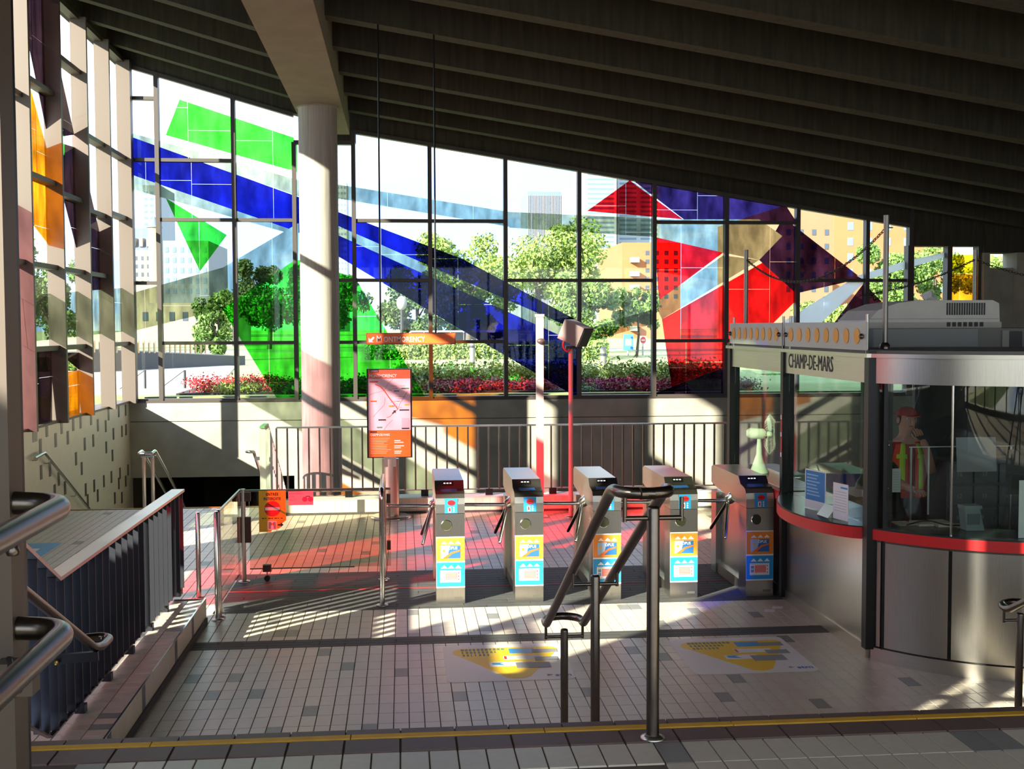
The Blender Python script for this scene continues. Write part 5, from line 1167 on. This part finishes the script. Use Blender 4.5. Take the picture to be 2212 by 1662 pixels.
for s_ in (-1, 1):
    vest_panel(s_, 'vest_front', VEST, 0.035, 0.165, 0.96, 1.46, 0.012); vest_panel(s_, 'vest_band', LIME, 0.065, 0.115, 1.04, 1.465, 0.022)
    vest_panel(s_, 'vest_band', LIME, 0.05, 0.14, 1.33, 1.37, 0.026)
vb = MB(); vs = []
for i in range(7):
    z = 0.98+0.46*i/6
    for k in range(7): an = math.pi*k/6; vs.append((PX+0.185*math.cos(an), PYY+0.135*math.sin(an)+0.01, z))
vb.add(vs, [(i*7+k, i*7+k+1, i*7+k+8, i*7+k+7) for i in range(6) for k in range(6)], True); o = part(vb, 'vest_back', VEST, per)

# ================================================================== OUTSIDE
GZ = 1.28
GRASS = mat('lawn', (145, 152, 96), 0.95, var=0.14, scale=0.9, bump=0.2)
PAVE = mat('pale_paving', (157, 152, 138), 0.9, var=0.06, scale=1.0)
gr = struct(MB().box((-120, YB+0.3, GZ-0.3), (160, 420, GZ)).build('ground_outside', GRASS), 'sunlit lawn outside the end window')
g2 = struct(MB().box((-120, -60, 0.5), (XL-0.3, YB+0.3, 1.1)).build('ground_outside', GRASS), 'lawn outside the side window')
pa = tag(MB().prism([(*AY(275, 866, 0+23).xy, 0)][:0] or [(FZ(275, 870, GZ).x-3, 23.0, GZ), (FZ(420, 866, GZ).x, 23.0, GZ), (FZ(510, 792, GZ).x, FZ(510, 792, GZ).y, GZ), (FZ(500, 786, GZ).x-2, FZ(500, 786, GZ).y, GZ), (FZ(275, 842, GZ).x-8, FZ(275, 842, GZ).y-2, GZ)], (0, 0, 0.0), (0, 0, 0.02)).build('footpath', PAVE), 'pale paved footpath crossing the lawn at the left', 'path')
rd = tag(MB().box((-60, 60, GZ), (120, 64.5, GZ+0.03)).build('road', mat('asphalt_pale', (131, 129, 122), 0.9)), 'sunlit street beyond the hedge', 'road')
sw = tag(MB().box((-20, -30, 1.05), (XL-1.5, 20, 1.12)).build('side_path', PAVE), 'pale paving outside the side window', 'path')

def leaf_mass(n, fn, size, rng, flat=0.0):
    mb = MB()
    for _ in range(n):
        c = Vector(fn(rng)); a = Vector((rng.gauss(0, 1), rng.gauss(0, 1), rng.gauss(0, 1)+flat)).normalized(); u = a.orthogonal().normalized(); v = a.cross(u); an = rng.uniform(0, 6.28); u, v = u*math.cos(an)+v*math.sin(an), v*math.cos(an)-u*math.sin(an); s_ = size*rng.uniform(0.6, 1.3)
        mb.add([c-u*s_, c+v*s_*0.55, c+u*s_, c-v*s_*0.55], [(0, 1, 2, 3)])
    return mb
LEAFM = [mat('leaf_light', (126, 150, 68), 0.7, var=0.2, scale=1.5), mat('leaf_mid', (96, 126, 56), 0.7, var=0.2, scale=1.5), mat('leaf_dark', (73, 98, 47), 0.7, var=0.2, scale=1.5)]
BARK = mat('bark', (84, 74, 62), 0.9, var=0.2, scale=6)
def tree(px, py_top, py_bot, wpx, Y, kind, label, seed, n=2600):
    rng = random.Random(seed); c = AY(px, (py_top+py_bot)/2, Y); hz = abs(AY(px, py_top, Y).z-AY(px, py_bot, Y).z)/2; rx_ = wpx/2/F*Y
    t = thing('tree', label, 'tree', (c.x, Y, GZ), 'trees in the park outside')
    blobs = [(Vector((rng.uniform(-0.75, 0.75)*rx_, rng.uniform(-0.5, 0.5)*rx_, rng.uniform(-0.7, 0.75)*hz)), rng.uniform(0.2, 0.4)) for _ in range(18)]
    def fn(r):
        bo, br = r.choice(blobs); d = Vector((r.gauss(0, 1), r.gauss(0, 1), r.gauss(0, 1))).normalized()*(r.random()**0.4)*br
        return (c.x+bo.x+d.x*rx_, Y+bo.y+d.y*rx_, c.z+bo.z+d.z*hz)
    part(leaf_mass(int(n*3.2), fn, 0.0019*Y, rng), 'foliage', LEAFM[kind], t)
    tr = MB().tube([(c.x, Y, GZ-0.1), (c.x+0.1, Y, (GZ+c.z)/2), (c.x, Y, c.z+0.3*hz)], [0.018*hz*4, 0.05*hz, 0.02*hz], 8)
    part(tr, 'trunk', BARK, t)
    for k in range(4):
        bo = blobs[k][0]; part(MB().tube([(c.x, Y, c.z-0.5*hz), (c.x+bo.x*0.7, Y+bo.y*0.7, c.z+bo.z*0.6)], [0.03*hz, 0.012*hz], 6), 'branch', BARK, t)
tree(1010, 492, 700, 230, 58, 0, 'wide pale green tree right of the hanging sign rods', 1)
tree(1160, 474, 700, 300, 52, 0, 'large pale green tree in the middle of the end window', 2, 3400)
tree(1255, 590, 745, 190, 46, 1, 'mid green tree just left of the orange block', 3)
tree(1375, 620, 720, 110, 48, 1, 'small tree in front of the orange apartment block', 4, 1600)
tree(900, 580, 730, 160, 67, 2, 'dark tree between the hanging rods near the street', 5)
tree(1000, 610, 735, 150, 70, 2, 'dark tree behind the hedge centre', 6, 2000)
tree(470, 620, 780, 110, 46, 1, 'slim tree beside the left retaining wall', 7, 1800)
tree(580, 560, 720, 150, 69, 2, 'tall dark tree behind the left green glass', 8, 2600)
tree(720, 560, 720, 200, 68, 2, 'dark tree hidden partly by the concrete column', 9, 2200)
tree(1930, 520, 690, 190, 42, 1, 'leafy tree beyond the right end of the window', 10, 2800)
tree(2020, 545, 700, 150, 44, 1, 'tree behind the orange pane at the right', 11, 2200)
tree(2150, 540, 640, 140, 46, 0, 'tree seen through the small square light', 12, 1600)
tree(1770, 640, 760, 140, 50, 0, 'low tree behind the milk white glass', 13, 1600)
tree(110, 560, 760, 170, 70, 1, 'tree outside the left side window', 14, 2200)
tree(-40, 480, 760, 250, 60, 2, 'big tree outside the side window at the left edge', 15, 2200)

def hedge(x0p, x1p, ytp, ybp, Y, label, seed, n):
    rng = random.Random(seed); a, b_ = AY(x0p, ybp, Y), AY(x1p, ytp, Y); z0, z1 = GZ, b_.z
    t = thing('hedge', label, 'hedge', ((a.x+b_.x)/2, Y, GZ))
    part(MB().box((a.x, Y-0.3, z0), (b_.x, Y+0.5, z1-0.1)), 'core', LEAFM[1], t)
    part(leaf_mass(n, lambda r: (r.uniform(a.x, b_.x), Y-0.35+r.gauss(0, 0.12)+(0.8*r.random() if r.random() < 0.3 else 0), r.uniform(z0, z1)), 0.07, rng), 'foliage', LEAFM[0], t)
hedge(790, 1240, 738, 776, 46, 'clipped green hedge at the far side of the lawn', 21, 12000)
hedge(1225, 1310, 735, 776, 44, 'rounded end bush of the clipped hedge', 22, 1200)
hedge(-150, 215, 770, 815, 36, 'low hedge outside the side window', 23, 2500)
hedge(1640, 2212, 820, 850, 30, 'low green shrubs outside behind the ticket booth', 24, 3500)

# flower beds
def bed(x0, x1, y0, y1, z1, label, mats_, seed, n, size):
    rng = random.Random(seed); t = thing('flower_bed', label, 'flower bed', ((x0+x1)/2, (y0+y1)/2, GZ))
    part(MB().box((x0, y0, GZ-0.05), (x1, y1, GZ+0.03)), 'soil', mat('soil', (50, 40, 32), 0.95), t)
    for mm, share, zz, nm in mats_:
        cl_ = [(rng.uniform(x0, x1), rng.uniform(y0, y1)) for _ in range(int((x1-x0)*7))]
        def fn(r):
            cx, cy = r.choice(cl_); return (cx+r.gauss(0, 0.13), cy+r.gauss(0, 0.13), GZ+abs(r.gauss(zz*0.6, zz*0.35)))
        o = part(leaf_mass(int(n*share), fn, size, rng, 0.8), nm, mm, t); o['kind'] = 'stuff'
CRIM = mat('crimson_leaf', (136, 26, 61), 0.7, var=0.3, scale=3); REDF = mat('red_flower', (187, 35, 40), 0.7, var=0.2, scale=3); YGR = mat('yellow_green_leaf', (147, 159, 70), 0.7, var=0.2, scale=3)
xa, xb = AY(932, 850, 23.6).x, AY(1600, 850, 23.6).x
bed(xa, xb, 22.7, 24.2, 0.4, 'bed of crimson foliage plants right below the end window', [(CRIM, 0.88, 0.17, 'crimson_plants'), (LEAFM[1], 0.12, 0.14, 'green_leaves')], 31, 20000, 0.032)
bed(xa-0.6, xb, 24.4, 26.8, 0.4, 'bed of yellow green leafy plants behind the crimson one', [(YGR, 0.8, 0.36, 'pale_leaves'), (LEAFM[1], 0.2, 0.36, 'green_leaves')], 32, 20000, 0.045)
xa, xb = AY(405, 850, 24.0).x, AY(625, 850, 24.0).x
bed(xa, xb, 22.8, 25.0, 0.35, 'bed of red flowers and yellow green leaves at the left', [(YGR, 0.6, 0.16, 'pale_leaves'), (REDF, 0.4, 0.22, 'red_flowers')], 33, 11000, 0.03)
xa, xb = AY(625, 850, 24.0).x, AY(925, 850, 24.0).x
bed(xa, xb, 22.8, 25.0, 0.35, 'leafy green bed behind the green glass', [(LEAFM[2], 0.7, 0.2, 'dark_leaves'), (YGR, 0.3, 0.18, 'pale_leaves')], 34, 9000, 0.04)

# retaining wall with fence at the left
q0, q1 = AY(255, 750, 34), AY(492, 752, 38)
rwl = thing('retaining_wall', 'grey rendered retaining wall with a pale fence on top at left', 'wall', (q0.x, 34, GZ))
RW = mat('grey_render', (78, 78, 76), 0.9, var=0.06, scale=1)
part(MB().prism([(q0.x-1, 34, GZ), (q1.x, 40, GZ), (q1.x, 40, AY(492, 770, 40).z), (q0.x-1, 34, q0.z-0.05)], (0, 0, 0), (0.2, 0.6, 0)), 'wall_body', RW, rwl)
for k in range(24):
    t_ = k/23; p = Vector((q0.x-1, 34, q0.z)).lerp(Vector((q0.x+2.0, 36.4, q0.z-0.1)), t_); part(MB().box((p.x, p.y, p.z-0.15), (p.x+0.05, p.y+0.05, p.z+0.2)), 'picket', mat('fence_cream', (130, 112, 84), 0.8), rwl)
# bollards, lamp, signs
def bollard(px, pt, pb, label):
    g_ = FZ(px, pb, GZ); t = thing('bollard', label, 'bollard', (g_.x, g_.y, GZ)); top = AY(px, pt, g_.y).z; part(MB().lathe((g_.x, g_.y, 0), [(0.09, GZ), (0.09, top-0.1), (0.06, top), (0.01, top+0.02)], 14), 'shaft', mat('bollard_grey', (110, 106, 98), 0.6), t); part(MB().lathe((g_.x, g_.y, 0), [(0.097, top-0.25), (0.097, top-0.18)], 14), 'band', INK, t)
bollard(1303, 750, 803, 'short grey bollard on the lawn right of the camera pole'); bollard(1020, 735, 790, 'short grey bollard on the lawn below the hedge centre')
def guy(px, pt, pb, label):
    g_ = AY(px, pt, 25.0); top = g_.z; t = thing('path_post', label, 'post', (g_.x, g_.y, GZ)); part(MB().cyl((g_.x, g_.y, GZ), (g_.x, g_.y, top), 0.025, 8), 'shaft', INK, t); part(MB().cyl((g_.x, g_.y, top), (g_.x-0.5, g_.y-0.2, GZ), 0.008, 6), 'stay_wire', INK, t)
guy(313, 800, 866, 'thin dark stake with stay wire beside the left path'); guy(399, 800, 866, 'second thin dark stake with stay wire near the red flowers')
lpY = 50; c = AY(1147, 700, lpY); t = thing('street_lamp', 'dark street lamp with white globe beyond the hedge', 'street lamp', (c.x-5.5, lpY, GZ))
lx = AY(868, 700, lpY).x; part(MB().tube([(lx, lpY, GZ), (lx, lpY, AY(868, 668, lpY).z)], [0.09, 0.06], 8), 'pole', INK, t); part(MB().ball((lx, lpY, AY(868, 655, lpY).z), 0.22, 8, (1, 1, 1.4)), 'globe', mat('globe_white', (140, 140, 138), 0.4), t)
def road_sign(px, pt, pb, wpx, kind, label):
    Y = 50; c = AY(px, (pt+pb)/2, Y); w_ = wpx/F*Y; h_ = (pb-pt)/F*Y; t = thing('road_sign', label, 'road sign', (c.x, Y, GZ)); part(MB().cyl((c.x, Y+0.05, GZ), (c.x, Y+0.05, c.z), 0.04, 8), 'post', GREYP, t)
    bd = Board((c.x-w_/2, Y, c.z-h_/2), VX, VZ, t)
    if kind == 'blue': bd.rect('panel', 0, 0, w_, h_, mat('sign_blue', (70, 140, 214), 0.5), 0.02); bd.rect('white_mark', w_*0.2, h_*0.3, w_*0.8, h_*0.7, PAPER, 0.03)
    else: bd.rect('panel', 0, 0, w_, h_, PAPER, 0.02); bd.disc('red_disc', w_/2, h_/2, w_*0.42, h_*0.42, REDP, 0.03); bd.rect('white_bar', w_*0.22, h_*0.44, w_*0.78, h_*0.56, PAPER, 0.04)
road_sign(1357, 722, 757, 22, 'blue', 'small blue road sign beyond the lawn left of the red glass'); road_sign(1389, 726, 744, 14, 'no', 'red and white no entry sign beyond the lawn'); road_sign(1782, 648, 666, 26, 'blue', 'blue road sign seen below the dark violet glass')
# bus on the street
bY = 61; b0, b1 = AY(880, 736, bY), AY(1095, 714, bY); bus = thing('bus', 'long white bus with dark windows on the street behind the hedge', 'bus', ((b0.x+b1.x)/2, bY, GZ))
part(MB().bevbox((b0.x, bY, GZ+0.3), (b1.x, bY+2.2, b1.z), 0.2), 'body', mat('bus_white', (132, 132, 130), 0.5), bus)
for k in range(7):
    L = (b1.x-b0.x-0.4)/7; part(MB().box((b0.x+0.2+k*L, bY-0.02, b0.z+0.02), (b0.x+0.2+(k+0.93)*L, bY+0.01, b1.z-0.08)), 'side_window', mat('bus_glass', (30, 33, 36), 0.2), bus)
for k in (0.2, 0.8): part(MB().lathe((b0.x+(b1.x-b0.x)*k, bY-0.01, GZ+0.45), [(0.42, 0), (0.42, 0.3)], 18, 'y'), 'wheel', RUBBER, bus)

# buildings
def block(name, label, px0, px1, pt, Y, depth, m, pb=None):
    a, b_ = AY(px0, pt, Y), AY(px1, pt, Y); t = thing(name, label, 'building', ((a.x+b_.x)/2, Y, GZ)); part(MB().box((a.x, Y, GZ), (b_.x, Y+depth, a.z)), 'walls', m, t)
    return t, a.x, b_.x, a.z
def windows(t, x0, x1, z0, z1, Y, nx, nz, m, fx=0.6, fz=0.55):
    dx, dz = (x1-x0)/nx, (z1-z0)/nz
    me = MB().box((0, -0.03, 0), (dx*fx, 0.03, dz*fz)).mesh('window'); me.materials.append(m)
    for i in range(nx):
        for j in range(nz):
            o = link('window', me); o.location = (x0+dx*(i+(1-fx)/2), Y, z0+dz*(j+(1-fz)/2)); adopt(o, t)
BW = mat('pale_tower', (143, 147, 152), 0.7); BG = mat('blue_grey_tower', (96, 112, 129), 0.5); BO = mat('orange_brick', (164, 101, 61), 0.8, var=0.06, scale=0.5); BT = mat('tan_brick', (136, 101, 73), 0.8, var=0.06, scale=0.5); WG = mat('window_grey_blue', (91, 110, 129), 0.4); WD = mat('window_dark', (66, 75, 87), 0.4); BCR = mat('cream_stone', (150, 136, 115), 0.8); ROOFG = mat('slate_roof', (94, 103, 112), 0.7)
t, x0, x1, zt = block('office_tower', 'dark glass tower with vertical fins in the middle distance', 1140, 1213, 414, 330, 20, BG)
for k in range(22): part(MB().box((x0+(x1-x0)*k/22, 329.7, GZ), (x0+(x1-x0)*(k+0.42)/22, 330, zt-1)), 'fin', BW, t)
t, x0, x1, zt = block('office_tower', 'narrow pale high rise just left of the red glass triangle', 1264, 1332, 352, 300, 20, BW); windows(t, x0, x1, AY(1300, 600, 300).z, AY(1300, 372, 300).z, 300, 1, 22, WG, 0.84, 0.42)
t, x0, x1, zt = block('office_tower', 'wide pale high rise with banded windows partly behind the red glass triangle', 1334, 1425, 356, 310, 20, mat('pale_tower_2', (147, 152, 157), 0.7)); windows(t, x0, x1, AY(1360, 600, 310).z, AY(1360, 362, 310).z, 310, 2, 24, WG, 0.8, 0.45)
t, x0, x1, zt = block('office_block', 'white grid fronted office block below the high rise', 1240, 1302, 508, 200, 15, BW); windows(t, x0, x1, AY(1270, 602, 200).z, zt-0.5, 200, 7, 7, WD, 0.5, 0.5)
t, x0, x1, zt = block('low_building', 'white low building with flat roof beside the orange block', 1215, 1345, 585, 130, 12, mat('white_render', (142, 142, 138), 0.8)); windows(t, x0, x1, AY(1300, 640, 130).z, zt-0.3, 130, 5, 2, WD, 0.5, 0.35); part(MB().prism([(x0-0.4, 129, zt), (x1+0.4, 129, zt), (x1+0.4, 129, zt+0.5), ((x0+x1)/2, 129, zt+1.0), (x0-0.4, 129, zt+0.5)], (0, 0, 0), (0, 12, 0)), 'roof', mat('pale_roof', (120, 118, 114), 0.8), t)
t, x0, x1, zt = block('apartment_block', 'orange brick apartment block with white balconies', 1344, 1470, 524, 115, 14, BO)
for k in range(6):
    zz = zt-2-k*1.35
    part(MB().box((x0+(x1-x0)*0.13, 114.2, zz), (x0+(x1-x0)*0.27, 115, zz+0.5)), 'balcony', MATS['white_render'], t)
windows(t, x0+(x1-x0)*0.35, x1, AY(1400, 650, 115).z, zt-0.6, 115, 4, 6, WD, 0.4, 0.5)
t, x0, x1, zt = block('apartment_block', 'large orange brick block at the right with pale windows', 1802, 2060, 440, 78, 14, BO); windows(t, x0+0.5, x1, AY(1900, 640, 78).z, zt-1.0, 78, 6, 5, mat('window_pale_blue', (108, 140, 161), 0.4), 0.3, 0.5)
t, x0, x1, zt = block('apartment_block', 'tan brick block left of the large orange one', 1690, 1800, 446, 62, 13, BT); windows(t, x0, x1, AY(1740, 640, 62).z, zt-1.0, 62, 4, 5, WD, 0.3, 0.4)
t, x0, x1, zt = block('hotel', 'stone hotel with steep slate roof and turret at far left', 262, 326, 540, 170, 16, BCR); windows(t, x0, x1, AY(300, 620, 170).z, zt-0.6, 170, 5, 4, WD, 0.4, 0.5)
zr = AY(300, 488, 170).z
part(MB().prism([(x0, 170, zt), (x1, 170, zt), (x1-1.2, 174, zr), (x0, 174, zr)], (0, 0, 0), (0, 6, 0)), 'roof', ROOFG, t)
for k in range(4): part(MB().box((x0+0.4+k*1.0, 170.2, zt+0.5), (x0+0.9+k*1.0, 172, zt+1.7)), 'dormer', BCR, t)
xt = AY(331, 500, 168).x; part(MB().lathe((xt, 169, 0), [(0.9, GZ), (0.9, AY(331, 492, 169).z)], 14), 'turret', BCR, t); part(MB().lathe((xt, 169, 0), [(1.1, AY(331, 492, 169).z), (0.05, AY(331, 468, 169).z)], 14), 'turret_roof', ROOFG, t)
t, x0, x1, zt = block('office_tower', 'grey tower rising behind the stone hotel', 308, 346, 400, 260, 16, mat('grey_tower', (126, 133, 143), 0.7)); windows(t, x0, x1, AY(330, 600, 260).z, zt-1, 260, 3, 14, WG, 0.6, 0.4)
t, x0, x1, zt = block('office_tower', 'grey stone building behind the small green glass', 352, 450, 520, 150, 16, mat('grey_stone', (110, 115, 122), 0.8)); windows(t, x0, x1, AY(400, 640, 150).z, zt-0.5, 150, 6, 5, WG, 0.4, 0.5)
t, x0, x1, zt = block('office_tower', 'narrow pale tower just right of the concrete column', 727, 748, 390, 300, 12, BW); windows(t, x0, x1, AY(735, 600, 300).z, zt-1, 300, 3, 16, WG, 0.6, 0.4)
t, x0, x1, zt = block('low_building', 'cream low building behind the left tree', 270, 500, 655, 80, 10, BCR); windows(t, x0, x1, AY(400, 700, 80).z, zt-0.4, 80, 8, 1, WD, 0.4, 0.6)
